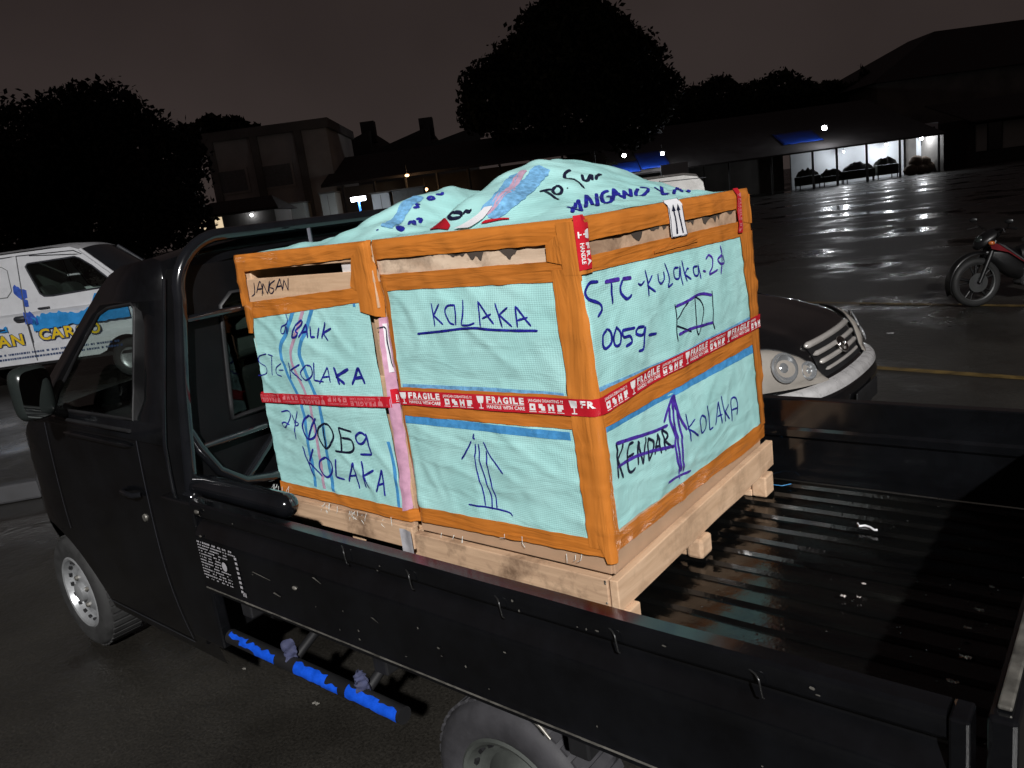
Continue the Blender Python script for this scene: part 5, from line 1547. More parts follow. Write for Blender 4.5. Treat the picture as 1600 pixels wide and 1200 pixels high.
# end face, lower panel
write(X(C9, 'r', [(95, 165), (108, 300), (122, 435)], [(150, 155), (112, 290)], [(112, 290), (162, 432)], [(228, 150), (188, 180), (190, 280), (200, 370), (225, 385), (252, 350)], [(192, 270), (240, 240)], [(262, 140), (272, 330)], [(264, 145), (308, 325)], [(308, 325), (325, 110)],
        [(342, 120), (350, 298)], [(342, 120), (392, 150), (388, 210), (350, 298)], [(398, 250), (425, 85)], [(425, 85), (445, 240)], [(402, 190), (440, 180)], [(455, 55), (478, 220)], [(455, 55), (495, 90), (468, 140)], [(468, 140), (535, 195)]), 'ink_black', rD, .0082)
write(X(C9, 'r', [(92, 165), (260, 110), (400, 68), (500, 20)], [(105, 352), (240, 270), (340, 232), (545, 180)]), 'ink_purple', rD, .0098)
write(X(C6, 'r', [(842, 682), (838, 740), (835, 800)], [(842, 682), (852, 740), (862, 800)]), 'ink_purple', rD, .016)
write(X(C6, 'r', [(838, 690), (800, 800), (772, 900)], [(848, 690), (880, 850), (935, 955)], [(812, 780), (815, 880), (842, 980), (850, 1090), (868, 1200), (888, 1300)], [(838, 760), (840, 880), (856, 980), (872, 1090), (886, 1200), (900, 1280)],
        [(862, 770), (870, 880), (888, 980), (900, 1090), (908, 1200), (922, 1280)]), 'ink_purple', rD, .0105)
write(X(C9, 'r', [(505, 470), (580, 420), (685, 375)], [(592, 400), (595, 440)]), 'ink_purple', rD, .0085)
write(X(C6, 'r', [(925, 830), (945, 940), (965, 1045)], [(995, 870), (940, 945)], [(940, 945), (1025, 1000)], [(1045, 840), (1033, 900), (1055, 978), (1085, 930), (1078, 860), (1045, 840)], [(1090, 765), (1110, 860), (1118, 955)], [(1118, 955), (1145, 935)],
        [(1165, 920), (1185, 735)], [(1185, 735), (1215, 905)], [(1180, 850), (1215, 835)], [(1210, 690), (1228, 800), (1245, 890)], [(1270, 755), (1235, 812)], [(1235, 812), (1275, 870)], [(1295, 890), (1290, 800), (1292, 720), (1320, 705), (1335, 740), (1335, 842)], [(1295, 800), (1335, 787)]), 'ink_blue', rD, .0062)

# ---- top sheets over the bulging load
def gbump(x, y, cx, cy, sx0, sx1, sy):
    sx = sx0 if x < cx else sx1
    return math.exp(-((x-cx)/sx)**2-((y-cy)/sy)**2)
def H(x, y):
    e = smooth01(0, .16, y-YB-.005)*smooth01(0, .16, YB+CW-.005-y)
    eL = smooth01(0, .30, x+CL)*smooth01(0, .10, -.005-x)
    h = .142*gbump(x, y, -1.00, 1.04, .105, .15, .40)+.180*gbump(x, y, -.47, 1.00, .120, .26, .46)
    h += .010*gbump(x, y, -1.25, .95, .12, .12, .5)
    h += .010*nz(x*5, y*3.2, 4)+.016*(abs(nz(x*6+y*4, y*3-x*2, 6))*2-.4)+.007*(abs(nz(x*11-y*5, y*8, 2))*2-.3)+.004*nz(x*16, y*15, 1)
    return ZT+.002+max(0.0, h)*e*eL+(.006+.003*nz(x*9, y*9, 8))*e
def top_sheet(root, x0, x1):
    return MB().grid(lambda u, v: Vector((x0+(x1-x0)*u, YB+.012+(CW-.024)*v, H(x0+(x1-x0)*u, YB+.012+(CW-.024)*v))), 52, 64).build('top_sheet', 'woven_sheet', root, 70)
tL = top_sheet(crL, -CL+.012, -CR-.002)
tR = top_sheet(crR, -CR+.002, -.012)
def hit(px, py):
    """where the sight line through a photo pixel meets the bulging top sheets (x, y)"""
    d_ = ray(px, py)
    t = .8
    while t < 5:
        p = CAM+d_*t
        if -CL < p.x < 0 and YB < p.y < YB+CW and p.z < H(p.x, p.y):
            for _ in range(12):
                t -= .0005; p = CAM+d_*t
                if p.z > H(p.x, p.y): break
            return (p.x, p.y)
        t += .004
    return None
def top_write(c, paths, mat, parent, w, name='handwriting'):
    mb = MB()
    for path in paths:
        pts = [hit(c[0]+x*c[2], c[1]+y*c[2]) for x, y in path]
        pts = [p for p in pts if p]
        ok = [pts[0]] if pts else []
        for p in pts[1:]:
            if math.hypot(p[0]-ok[-1][0], p[1]-ok[-1][1]) < .5: ok.append(p)
        if len(ok) > 1: ribbon(mb, ok, w, lambda a, b_: Vector((a, b_, H(a, b_)+.003)))
    if mb.v: return mb.build(name, mat, parent)
top_write(C7, [[(1440, 108), (1425, 125), (1330, 250), (1200, 360), (1040, 512)]], 'stripe_pale_blue', tR, .055, 'printed_stripe')
top_write(C7, [[(1300, 135), (1265, 170), (1180, 290), (1060, 410), (1000, 470)]], 'stripe_pink', tR, .024, 'printed_stripe')
top_write(C7, [[(1215, 170), (1190, 205), (1090, 335), (960, 460)]], 'stripe_pale_blue', tR, .034, 'printed_stripe')
top_write(C7, [[(470, 335), (450, 355), (330, 480), (215, 580)]], 'stripe_pale_blue', tL, .040, 'printed_stripe')
top_write(C8, [[(105, 270), (190, 252)], [(140, 265), (190, 295), (236, 325)], [(215, 233), (195, 260), (215, 287), (250, 280), (258, 250), (235, 230), (215, 235)], [(294, 243), (302, 247)], [(318, 118), (280, 145), (284, 175), (345, 185), (385, 212), (412, 245)], [(398, 150), (410, 190), (440, 190), (462, 150), (470, 190)], [(495, 185), (512, 155), (535, 150)]], 'ink_black', tR, .010)
top_write(C8, [[(292, 376), (402, 405)], [(330, 415), (372, 325)], [(372, 325), (395, 402)], [(425, 380), (428, 292)], [(428, 292), (510, 368)], [(510, 368), (497, 282)], [(582, 262), (538, 288), (545, 340), (602, 335), (598, 300), (572, 305)], [(612, 330), (618, 248)], [(618, 248), (682, 310)], [(618, 295), (660, 280)],
                [(692, 318), (690, 262)], [(690, 262), (742, 305)], [(742, 305), (732, 250)], [(785, 248), (775, 295), (830, 290), (858, 248), (800, 238)], [(905, 238), (990, 290)], [(950, 235), (962, 288), (1000, 280)], [(1035, 285), (1060, 240)], [(1060, 240), (1092, 270)], [(1112, 265), (1105, 245), (1145, 258)]], 'ink_blue', tR, .011)
top_write(C7, [[(745, 465), (705, 485), (725, 515), (790, 505), (805, 475), (745, 465)], [(822, 482), (835, 455), (870, 462), (878, 440)]], 'ink_black', tL, .010)
top_write(C7, [[(300, 590), (330, 573), (352, 588), (325, 606), (298, 590)], [(392, 560), (412, 532), (440, 560), (436, 525)], [(455, 522), (492, 512), (478, 546)], [(430, 430), (470, 420), (452, 402), (482, 400)], [(540, 352), (570, 340), (592, 354), (552, 366), (540, 352)], [(605, 322), (650, 322), (660, 305)], [(140, 606), (158, 598)]], 'ink_blue', tL, .012)
# white shipping label and red tape ends on the top edge
def top_patch(c, quad, mat, parent, name, off=.006):
    P = [hit(c[0]+x*c[2], c[1]+y*c[2]) for x, y in quad]
    if all(P):
        def fn(u, v):
            a = (P[0][0]*(1-u)+P[1][0]*u)*(1-v)+(P[3][0]*(1-u)+P[2][0]*u)*v
            b_ = (P[0][1]*(1-u)+P[1][1]*u)*(1-v)+(P[3][1]*(1-u)+P[2][1]*u)*v
            return Vector((a, b_, H(a, b_)+off))
        MB().grid(fn, 12, 12).build(name, mat, parent, 60)
top_patch(C7, [(985, 440), (1050, 430), (860, 600), (745, 605)], 'label_white', tR, 'shipping_label', .008)
top_patch(C7, [(985, 535), (1180, 515), (1180, 525), (955, 560)], 'tape_red', tR, 'fragile_tape', .005)
top_patch(C7, [(560, 592), (720, 570), (700, 606), (560, 606)], 'tape_red', tR, 'fragile_tape', .005)

# ---- pallets
def pallet(root, x0, x1, dirty, front_y, z0, z1):
    # near board standing on edge, tan strip above it, deck, bearers, feet
    MB().box(((x0+x1)/2, front_y+.016, (z0+z1)/2), (x1-x0, .030, z1-z0)).build('pallet_board', dirty, root, bevel=.003)
    MB().box(((x0+x1)/2, YB+.014, .905), (x1-x0-.012, .018, .094)).build('carton_edge', 'cardboard', root, bevel=.002)
    MB().box(((x0+x1)/2, YB+CW+.014, .822), (x1-x0, .030, .10)).build('pallet_board', 'wood_x', root, bevel=.003)
    for k in range(6):
        yy = YB+.09+k*.172
        MB().box(((x0+x1)/2, yy, .842), (x1-x0-.07, .11, .018)).build('deck_board', 'wood_x', root, bevel=.002)
    for x in (x0+.05, (x0+x1)/2, x1-.05):
        MB().box((x, YB+CW/2, .785), (.07, CW-.06, .094)).build('bearer', 'wood_y', root, bevel=.003)
    for x in (x0+.045, x1-.045):
        for yy in (YB+.03, YB+CW*.46, YB+CW-.05):
            MB().box((x, yy, (ZF+.0112+.7365)/2), (.07, .075, .7365-ZF-.0112)).build('pallet_block', 'wood_y', root, bevel=.004)
pallet(crR, -CR+.008, -.006, 'wood_dirty', YB-.032, .768, .860)
pallet(crL, -CL+.03, -CR-.016, 'wood_dirty', YB-.018, .790, .868)
# end board of the right pallet
m = MB()
yA, yB2 = YB-.030, YB+CW+.030
m.hexa([(.0, yA, .768), (.026, yA, .768), (.026, yB2, .800), (.0, yB2, .800)], [(.0, yA, .862), (.026, yA, .862), (.026, yB2, .895), (.0, yB2, .895)])
m.build('pallet_board', 'wood_y', crR, bevel=.003)
MB().box((-.011, YB+CW/2, .905), (.014, CW-.02, .094)).build('carton_edge', 'cardboard', crR, bevel=.002)
MB().box((.010, YB+.022, .739), (.06, .06, .055)).build('pallet_block', 'wood_y', crR, bevel=.004)
MB().box((.014, YB+.47, .745), (.055, .075, .066)).build('pallet_block', 'wood_y', crR, bevel=.010)
MB().box((.012, YB+CW-.05, .752), (.055, .075, .078)).build('pallet_block', 'wood_y', crR, bevel=.006)
# nails
for (px, py) in ((955, 888), (951, 901), (948, 943), (957, 915)):
    q = on_plane(px, py, 1, YB-.033)
    MB().sphere((min(q.x, -.012), YB-.032, min(q.z, .855)), .0035, 1, .5, 1, 8, 5).build('nail', 'wear_and_highlight', crR)
# grey strap at the joint and frayed sheet threads
sq = Q([(638, 818), (656, 818), (659, 858), (645, 860)])
MB().grid(lambda u, v: Vector((sq[0][0]+(sq[1][0]-sq[0][0])*u, YB-.042+.004*math.sin(u*5), sq[0][1]+(sq[3][1]-sq[0][1])*v)), 5, 7).build('strap_end', 'strap_grey', crR, 60)
rr = random.Random(4)
m = MB()
for (px, py, n_) in ((515, 790, 9), (560, 803, 12), (440, 760, 10), (598, 812, 2), (735, 842, 2), (776, 838, 1), (805, 842, 1), (898, 866, 3), (700, 835, 2)):
    for k in range(n_):
        q = on_plane(px+rr.uniform(-14, 14), py+rr.uniform(-5, 2), 1, YB-.010)
        L_ = rr.uniform(.012, .035)
        m.tube([q, q+Vector((rr.uniform(-.008, .008), -.008, -L_*.6)), q+Vector((rr.uniform(-.015, .015), -.006, -L_))], .0008, 4)
m.build('loose_threads', 'frayed', crL)['kind'] = 'stuff'
# clear film tags standing up at the far left of the top
for i, (px, py) in enumerate(((436, 378), (486, 374))):
    q = on_plane(px, py, 1, YB+.30)
    MB().grid(lambda u, v: Vector((q.x+(u-.5)*.03, q.y+.01*math.sin(u*4), ZT+.014+.055*v+.004*nz(u*5, v*5, i))), 4, 5).build('film_tag', 'film_dark', crL, 60)

# ================================================================== WHITE VANS
def van(label, origin, heading, paint, graphics, scale=1.0):
    """origin: point on the ground under the middle of the near side; local x runs forward, y across away from the near side"""
    ch, sh = math.cos(heading), math.sin(heading)
    side_sign = 1.0
    def W(x, y, z):
        return Vector((origin[0]+(ch*x-sh*y)*scale, origin[1]+(sh*x+ch*y)*scale, z*scale))
    root = thing('delivery_van', label, 'van', (origin[0], origin[1], 0))
    WD = 1.66
    def yi(z): return .02 if z < 1.12 else .02+(z-1.12)*.20
    def S(x, z, s, o=0.0):
        yy = yi(z)-o
        if x > 1.5: yy += .10*((x-1.5)/.6)**2
        return W(x, yy if s < 0 else WD-yy, z)
    prof = [(-2.0, .42), (-2.02, 1.12), (-1.94, 1.92), (-1.84, 2.05), (-1.6, 2.10), (.55, 2.12), (.85, 2.09), (1.0, 2.03), (1.55, 1.52), (1.82, 1.20), (2.12, 1.02), (2.2, .80), (2.2, .42)]
    wx = (1.45, -1.35)
    def arch(cx): return [(cx+math.cos(R(t))*.36, .32+math.sin(R(t))*.36) for t in range(16, 170, 14)]
    low = [(-2.0, .42)]+[(x, z) for x, z in arch(wx[1])[::-1]]+[(-.9, .42), (1.0, .42)]+[(x, z) for x, z in arch(wx[0])[::-1]]+[(2.2, .42), (2.2, .80), (2.12, 1.02), (1.82, 1.20), (-2.02, 1.20)]
    up = [(-2.02, 1.20), (1.82, 1.20), (1.55, 1.52), (1.0, 2.03), (.85, 2.09), (.6, 2.10), (-1.6, 2.09), (-1.84, 2.04), (-1.94, 1.92)]
    w1 = [(.30, 1.46), (.36, 1.41), (.50, 1.40), (1.32, 1.43), (1.42, 1.50), (1.16, 1.76), (.98, 1.90), (.90, 1.935), (.18, 1.92), (.14, 1.88)]
    wins = [w1]
    for s in (-1, 1):
        MB().poly([densify(low, .12)], lambda a, b_: S(a, b_, s)).build('body_side', paint, root, 40)
        MB().poly([densify(up, .12)]+[densify(w, .1)[::-1] for w in wins], lambda a, b_: S(a, b_, s)).build('body_side', paint, root, 40)
        for w in wins:
            gl = MB().poly([densify(w, .1)], lambda a, b_: S(a, b_, s, -.012)).build('door_window', 'van_glass', root)
            MB().tube([S(x, z, s, .002) for x, z in densify(w, .06)], .014, 6, closed=True).build('window_rubber', 'seam_dark', gl, 60)
        # seams of the doors, sliding rail, handles
        for path in ([(.03, .45), (.03, 1.2), (.02, 2.06)], [(.02, 2.055), (.9, 2.03), (1.02, 1.96)], [(-1.15, .8), (-1.15, 1.2), (-1.15, 2.05)], [(-2.0, 2.0), (.02, 2.055)]):
            pts = [S(x, z, s, .001) for x, z in densify(path+path[-1:], .1)[:-1]]
            pts = [p for i, p in enumerate(pts) if i == 0 or (p-pts[i-1]).length > 1e-4]
            MB().tube(pts, .008, 5).build('door_seam', 'seam_dark', root, 60)
        for hx, hz, w, h in ((.33, 1.235, .085, .028), (-.06, 1.12, .06, .07), (-.55, .98, .22, .02)):
            MB().tube([S(hx-w, hz, s, .004), S(hx-w*.6, hz, s, .022), S(hx+w*.6, hz, s, .022), S(hx+w, hz, s, .004)], h*.6, 8).build('handle', 'seam_dark', root, 60)
        # raised blind panel behind the door
        bl = [(-.95, 1.46), (-.20, 1.46), (-.12, 1.55), (-.14, 1.86), (-.22, 1.92), (-.95, 1.90)]
        MB().poly([bl], lambda a, b_: S(a, b_, s, .010)).build('blind_panel', paint, root, solid=.006)
        MB().tube([S(x, z, s, .012) for x, z in densify(bl, .08)], .006, 5, closed=True).build('panel_seam', 'shutter_grey', root, 60)
        # pillar bead beside the windscreen
        MB().tube([S(x, z, s, -.01) for x, z in ((1.0, 2.03), (1.28, 1.77), (1.55, 1.52), (1.82, 1.20))], .03, 8).build('pillar', paint if s < 0 else 'seam_dark', root, 60)
    def skin(path, name, mat, crown=.05):
        ny = 8; vs = []
        for x, z in path:
            for j in range(ny+1):
                t = j/ny; c = 1-(2*t-1)**2
                a = yi(z)+(.10*((x-1.5)/.6)**2 if x > 1.5 else 0)
                vs.append(W(x+(crown*1.5*c if x > 1.2 else 0), a+(WD-2*a)*t, z+(crown*c if z > 1.1 else 0)))
        k = len(path)
        return MB().add(vs, [(i*(ny+1)+j, i*(ny+1)+j+1, (i+1)*(ny+1)+j+1, (i+1)*(ny+1)+j) for i in range(k-1) for j in range(ny)]).build(name, mat, root, 40)
    skin(prof[2:8], 'roof', paint, .04)
    MB().poly([[(.10, 1.45), (WD-.10, 1.45), (WD-.2, 1.88), (.2, 1.88)]], lambda a, b_: W(-2.03+(b_-1.12)*.1, a, b_)).build('rear_window', 'window_dark', root)
    skin(prof[:3], 'rear_door', paint, 0)
    skin([(1.0, 2.03), (1.3, 1.75), (1.55, 1.52), (1.82, 1.20)], 'windscreen', 'window_dark', .05)
    skin(prof[9:12], 'bonnet', paint, .05)
    skin(prof[11:], 'front_panel', paint, .05)
    MB().box((0, 0, 0), (4.0*scale, (WD-.12)*scale, .05), M=Matrix.Translation(W(.08, WD/2, .40)) @ Matrix.Rotation(heading, 4, 'Z')).build('underbody', 'dark_plastic', root)
    for s in (-1, 1):
        for x in wx:
            ax = W(0, s, 0)-W(0, 0, 0)
            t = MB().lathe([(.16, -.02), (.19, .01), (.27, .01), (.30, -.02), (.30, -.14), (.27, -.16), (.16, -.15)], W(x, .05 if s < 0 else WD-.05, .30/scale), ax, 28).build('wheel', 'rubber', root, 50)
            MB().lathe([(.17, .0), (.15, -.02), (.06, -.02), (.05, .01), (0, .01)], W(x, .05 if s < 0 else WD-.05, .30/scale), ax, 24).build('rim', 'wheel_silver', t, 50)
        MB().sphere(W(2.14, .22 if s < 0 else WD-.22, .88), .13, 1, 1, .8).build('headlight', 'headlamp', root, 60)
        MB().grid(lambda u, v: W(-2.035+.01*v, (.05+.11*u) if s < 0 else WD-.05-.11*u, 1.05+.40*v), 3, 5).build('tail_light', 'tail_red', root)
        m_ = MB().box((0, 0, 0), (.10, .14, .22), M=Matrix.Translation(W(1.50, -.12 if s < 0 else WD+.12, 1.42)) @ Matrix.Rotation(heading, 4, 'Z')).build('mirror', 'dark_plastic', root, bevel=.03)
        MB().tube([W(1.5, -.06 if s < 0 else WD+.06, 1.36), W(1.5, .06 if s < 0 else WD-.06, 1.32)], .02, 6).build('mirror_arm', 'dark_plastic', m_)
    # seats in the front
    for yy in (.45, WD-.45):
        MB().hexa([W(.15, yy-.22, .8), W(.65, yy-.22, .8), W(.65, yy+.22, .8), W(.15, yy+.22, .8)], [W(.1, yy-.2, 1.55), W(.25, yy-.2, 1.55), W(.25, yy+.2, 1.55), W(.1, yy+.2, 1.55)]).build('seat', 'seat_cloth', root, bevel=.05)
    MB().hexa([W(-.05, .1, .45), W(.02, .1, .45), W(.02, WD-.1, .45), W(-.05, WD-.1, .45)], [W(-.05, .22, 2.0), W(.02, .22, 2.0), W(.02, WD-.22, 2.0), W(-.05, WD-.22, 2.0)]).build('partition', 'interior_pale', root)
    if graphics:
        D = lambda a, b_, o=.004: S(a, b_, -1, o)
        # ragged blue splash along the door
        def splash(pts_top, pts_bot, seed, name='blue_splash', mat='stripe_blue_vivid'):
            n = 44
            def lerp(P, t):
                x = P[0][0]+(P[-1][0]-P[0][0])*t
                for (xa, za), (xb, zb) in zip(P[:-1], P[1:]):
                    if xa <= x <= xb: return x, za+(zb-za)*(x-xa)/(xb-xa)
                return P[-1]
            vs = []
            for i in range(n+1):
                x, zt_ = lerp(pts_top, i/n); _, zb_ = lerp(pts_bot, i/n)
                zt_ += .06*nz(x*9, seed)+.05*nz(x*23, seed+2)
                zb_ += .03*nz(x*8, seed+5)+.02*nz(x*22, seed+7)
                vs += [D(x, zb_), D(x, (zb_+zt_)/2), D(x, max(zt_, zb_+.01))]
            MB().add(vs, [f for i in range(n) for f in ((i*3, i*3+1, i*3+4, i*3+3), (i*3+1, i*3+2, i*3+5, i*3+4))]).build(name, mat, root)
        splash([(.10, 1.12), (.5, 1.16), (.8, 1.10), (1.0, 1.14), (1.12, 1.36), (1.30, 1.30), (1.6, 1.20)], [(.10, .90), (.6, .93), (1.6, .93)], 1)
        splash([(-.10, 1.62), (.0, 1.58), (.10, 1.52)], [(-.10, 1.52), (.0, 1.40), (.10, 1.42)], 4, mat='stripe_blue_deep')
        splash([(.02, 1.45), (.10, 1.38)], [(.02, 1.30), (.10, 1.28)], 6, mat='stripe_blue_deep')
        splash([(.0, 1.22), (.12, 1.20), (.2, 1.08)], [(.0, 1.02), (.12, 1.0), (.2, 1.0)], 8, mat='stripe_blue_deep')
        splash([(-1.7, 1.05), (-1.0, 1.10), (-.3, 1.02)], [(-1.7, .90), (-1.0, .93), (-.3, .95)], 11)
        for letters in ((('C', .16, .17), ('A', .345, .19), ('R', .545, .175), ('G', .735, .18), ('O', .93, .18)), (('A', -.49, .19), ('N', -.285, .19))):
            mo, my = MB(), MB()
            z0 = .755 if len(letters) > 2 else .725
            for lt_, x0, w in letters:
                put_text(mo, lt_, lambda a, b_: D(a, b_, .006), x0-.008, z0, w+.016, .165, .07)
                put_text(my, lt_, lambda a, b_: D(a, b_, .009), x0, z0, w, .165, .028)
            mo.build('letter_outline', 'letter_navy', root); my.build('lettering', 'letter_yellow', root)
        ms = MB()
        rr = random.Random(5)
        for row, z in enumerate((.575, .505)):
            x = -1.0
            while x < 1.35:
                w = rr.uniform(.015, .05)
                ms.grid(lambda u, v: D(x+w*.85*u, z+.032*v+.0), 1, 1)
                x += w+(.03 if rr.random() < .16 else .004)
        ms.build('small_print', 'letter_navy', root)['kind'] = 'stuff'
    return root
plain('stripe_blue_vivid', (0.03, 0.28, 0.68), 0.4, var=0.2, scale=8)
plain('stripe_blue_deep', (0.04, 0.10, 0.46), 0.4, var=0.4, scale=10)
hd = math.atan2(RH.y, RH.x)
l_, _ = latz(31, 470, 12)
o_ = V(l_-.02, 12, 0)
van('white cargo van with yellow AN CAR lettering and blue paint splashes', (o_.x, o_.y), hd, 'white_paint', True)
l_, z_ = latz(1112, 285, 15.5)
o2 = V(l_-2.1, 15.5, 0)
van('plain cream van seen as a roof behind the crates', (o2.x, o2.y), hd+math.pi-.22, 'cream_paint', False, .93)

# ================================================================== BLACK CAR
CX, CY = -.235, 3.66        # nose, centre line
car = thing('parked_car', 'black car with chrome grille bars parked beyond the truck', 'car', (CX-2.0, CY, 0))
HWID = .82
PROF = [(.14, .20), (.05, .30), (.015, .42), (.0, .52), (.015, .585), (.045, .625), (.085, .645), (.115, .665), (.135, .72), (.165, .79), (.215, .855), (.30, .905), (.52, .975), (.80, 1.035), (1.08, 1.075), (1.18, 1.095), (1.50, 1.27), (1.88, 1.53), (2.05, 1.60), (2.6, 1.66), (3.3, 1.64), (3.75, 1.55), (3.95, 1.30), (4.05, 1.0), (4.08, .6), (4.02, .3)]
PL = [0.0]
for a, b_ in zip(PROF[:-1], PROF[1:]): PL.append(PL[-1]+math.hypot(b_[0]-a[0], b_[1]-a[1]))
def prof_at(s):
    for i in range(len(PL)-1):
        if s <= PL[i+1] or i == len(PL)-2:
            t = (s-PL[i])/(PL[i+1]-PL[i])
            return PROF[i][0]+(PROF[i+1][0]-PROF[i][0])*t, PROF[i][1]+(PROF[i+1][1]-PROF[i][1])*t
def s_at_z(z):
    """arc length of the front where the centre profile reaches height z"""
    for i in range(3, 20):
        if PROF[i][1] <= z <= PROF[i+1][1]:
            return PL[i]+(PL[i+1]-PL[i])*(z-PROF[i][1])/(PROF[i+1][1]-PROF[i][1])
    return PL[-1]
def carP(s, t, off=0.0):
    dx, z = prof_at(s)
    fade = max(0.0, 1-dx/1.7)
    at_ = abs(t)
    dx2 = dx+fade*(.10*at_**2+.20*at_**4.5)
    if z > 1.02: hw = HWID*(1-.20*smooth01(1.0, 1.66, z))
    else: hw = HWID
    zz = z-(.10*at_**5*smooth01(.86, 1.0, z)+.01*at_**4)*(1 if z < 1.2 else .6)
    ridge = .012*math.exp(-((at_-.52)/.10)**2)*smooth01(.82, .9, z)*smooth01(1.06, .98, z)
    p = Vector((CX-dx2, CY+t*hw, zz+ridge))
    if off:
        e = .01
        a_ = carP(max(0, s-e), t); b2 = carP(s+e, t); c_ = carP(s, max(-1, t-.02)); d_ = carP(s, min(1, t+.02))
        n_ = (b2-a_).cross(d_-c_).normalized()
        if n_.x < -.3 and z < 1: n_ = -n_
        if n_.z < 0 and dx > .3: n_ = -n_
        if dx <= .3 and n_.x < 0: n_ = -n_
        p = p+n_*off
    return p
sW0, sW1 = PL[15], PL[18]
SE = PL[-1]
nS = 90
def band(s0, s1, name, mat, t0=-1, t1=1, ns=24, nt=28, off=0.0):
    return MB().grid(lambda u, v: carP(s0+(s1-s0)*v, t0+(t1-t0)*u, off), nt, ns).build(name, mat, car, 50)
body = band(0, PL[10], 'front_body', 'car_black', ns=40, nt=48)
band(PL[10], sW0, 'bonnet', 'car_black', ns=24, nt=36)
band(sW0, sW1, 'windscreen', 'window_dark')
band(sW1, PL[20], 'roof', 'car_black')
band(PL[20], SE, 'rear_body', 'car_black')
# sides below and around the edge curve
for t in (-1, 1):
    N = 80
    vs = []
    for i in range(N+1):
        p = carP(SE*i/N, t)
        k = (p.z-.22)
        for j in range(7):
            v = j/6
            z = p.z+(.22-p.z)*v
            bulge = .05*abs(math.sin(math.pi*v))**.8*(1 if p.z > .5 else .3)
            base_y = CY+t*(HWID+.01)
            yy = p.y+(base_y-p.y)*min(1, v*1.6)
            vs.append((p.x, yy+t*bulge*.4, z))
    MB().add(vs, [(i*7+j, i*7+j+1, (i+1)*7+j+1, (i+1)*7+j) for i in range(N) for j in range(6)]).build('body_side', 'car_black', car, 50)
    MB().poly([[(-1.55, 1.05), (-1.95, 1.48), (-3.4, 1.52), (-3.7, 1.08)]], lambda a, b_: Vector((CX+a, CY+t*(HWID+.025-.13*smooth01(1.0, 1.6, b_)), b_))).build('side_window', 'window_dark', car)
    for x in (-.78, -3.3):
        w_ = MB().lathe([(.17, -.02), (.2, .01), (.27, .01), (.295, -.02), (.295, -.15), (.27, -.17), (.17, -.16)], (CX+x, CY+t*(HWID+.035), .295), (0, t, 0), 30).build('wheel', 'rubber', car, 50)
        MB().lathe([(.18, .0), (.16, -.015), (.05, .0), (0, .005)], (CX+x, CY+t*(HWID+.035), .295), (0, t, 0), 24).build('rim', 'wheel_silver', w_, 50)
    MB().box((CX-1.45, CY+t*(HWID+.14), 1.02), (.10, .18, .13)).build('mirror', 'car_black', car, bevel=.03)
# headlights wrapped round the corners
def lamp_patch(sg):
    def fn(u, v):
        t = .44+.55*u
        zlo = .635+.03*u
        zhi = .655+.235*math.sin(min(1, u*1.25)*math.pi/2)**.75
        z = zlo+(zhi-zlo)*v
        s = s_at_z(z)
        return carP(s, sg*t, .012+.034*abs(math.sin(math.pi*u))**.6*abs(math.sin(math.pi*v))**.6)
    hl = MB().grid(fn, 26, 14).build('headlight', 'headlamp', car, 70)
    for (tt, zz, r_) in ((.78, .775, .078), (.62, .725, .048)):
        c = carP(s_at_z(zz), sg*tt, .046)
        n_ = Vector((.82, .45*sg, .34)).normalized()
        MB().lathe([(r_*1.12, -.004), (r_*1.12, .004), (r_, .008), (r_*.95, .0), (r_*.5, -.012), (r_*.25, .004), (0, .006)], c, n_, 22).build('reflector', 'headlamp_bowl', hl, 50)
    pts = [fn(i/24, 1.0) for i in range(25)]
    MB().tube(pts, .006, 6).build('lamp_seal', 'dark_plastic', hl, 60)
lamp_patch(-1); lamp_patch(1)
# grille opening with chrome bars
gr = MB().grid(lambda u, v: carP(s_at_z(.655+.185*v), -.45+.90*u, .004), 24, 10).build('grille', 'dark_plastic', car, 60)
for z, w, h in ((.838, .47, .021), (.788, .44, .016), (.738, .41, .016), (.690, .37, .011)):
    pts = [carP(s_at_z(z), -w+2*w*i/28, .014) for i in range(29)]
    MB().tube(pts, [h*.4]+[h]*27+[h*.4], 10).build('grille_bar', 'grille_chrome', gr, 70)
ec = carP(s_at_z(.765), 0, .034)
en = Vector((.86, 0, .5)).normalized(); e1_ = Vector((0, 1, 0)); e2_ = en.cross(e1_)
if e2_.z < 0: e2_ = -e2_
MB().tube([ec+e1_*math.cos(a)*.058+e2_*math.sin(a)*.045 for a in np.linspace(0, 6.283, 26, endpoint=False)], .0085, 8, closed=True).build('emblem', 'chrome', gr, 70)
em = [(-.022, -.028), (-.030, .0), (-.020, .028), (.010, .030), (.034, .012), (.032, -.014), (.008, -.012), (-.006, .004)]
MB().tube([ec+e1_*a+e2_*b_ for a, b_ in em], [.004, .008, .009, .009, .009, .008, .007, .003], 8).build('emblem_mark', 'chrome', gr, 70)
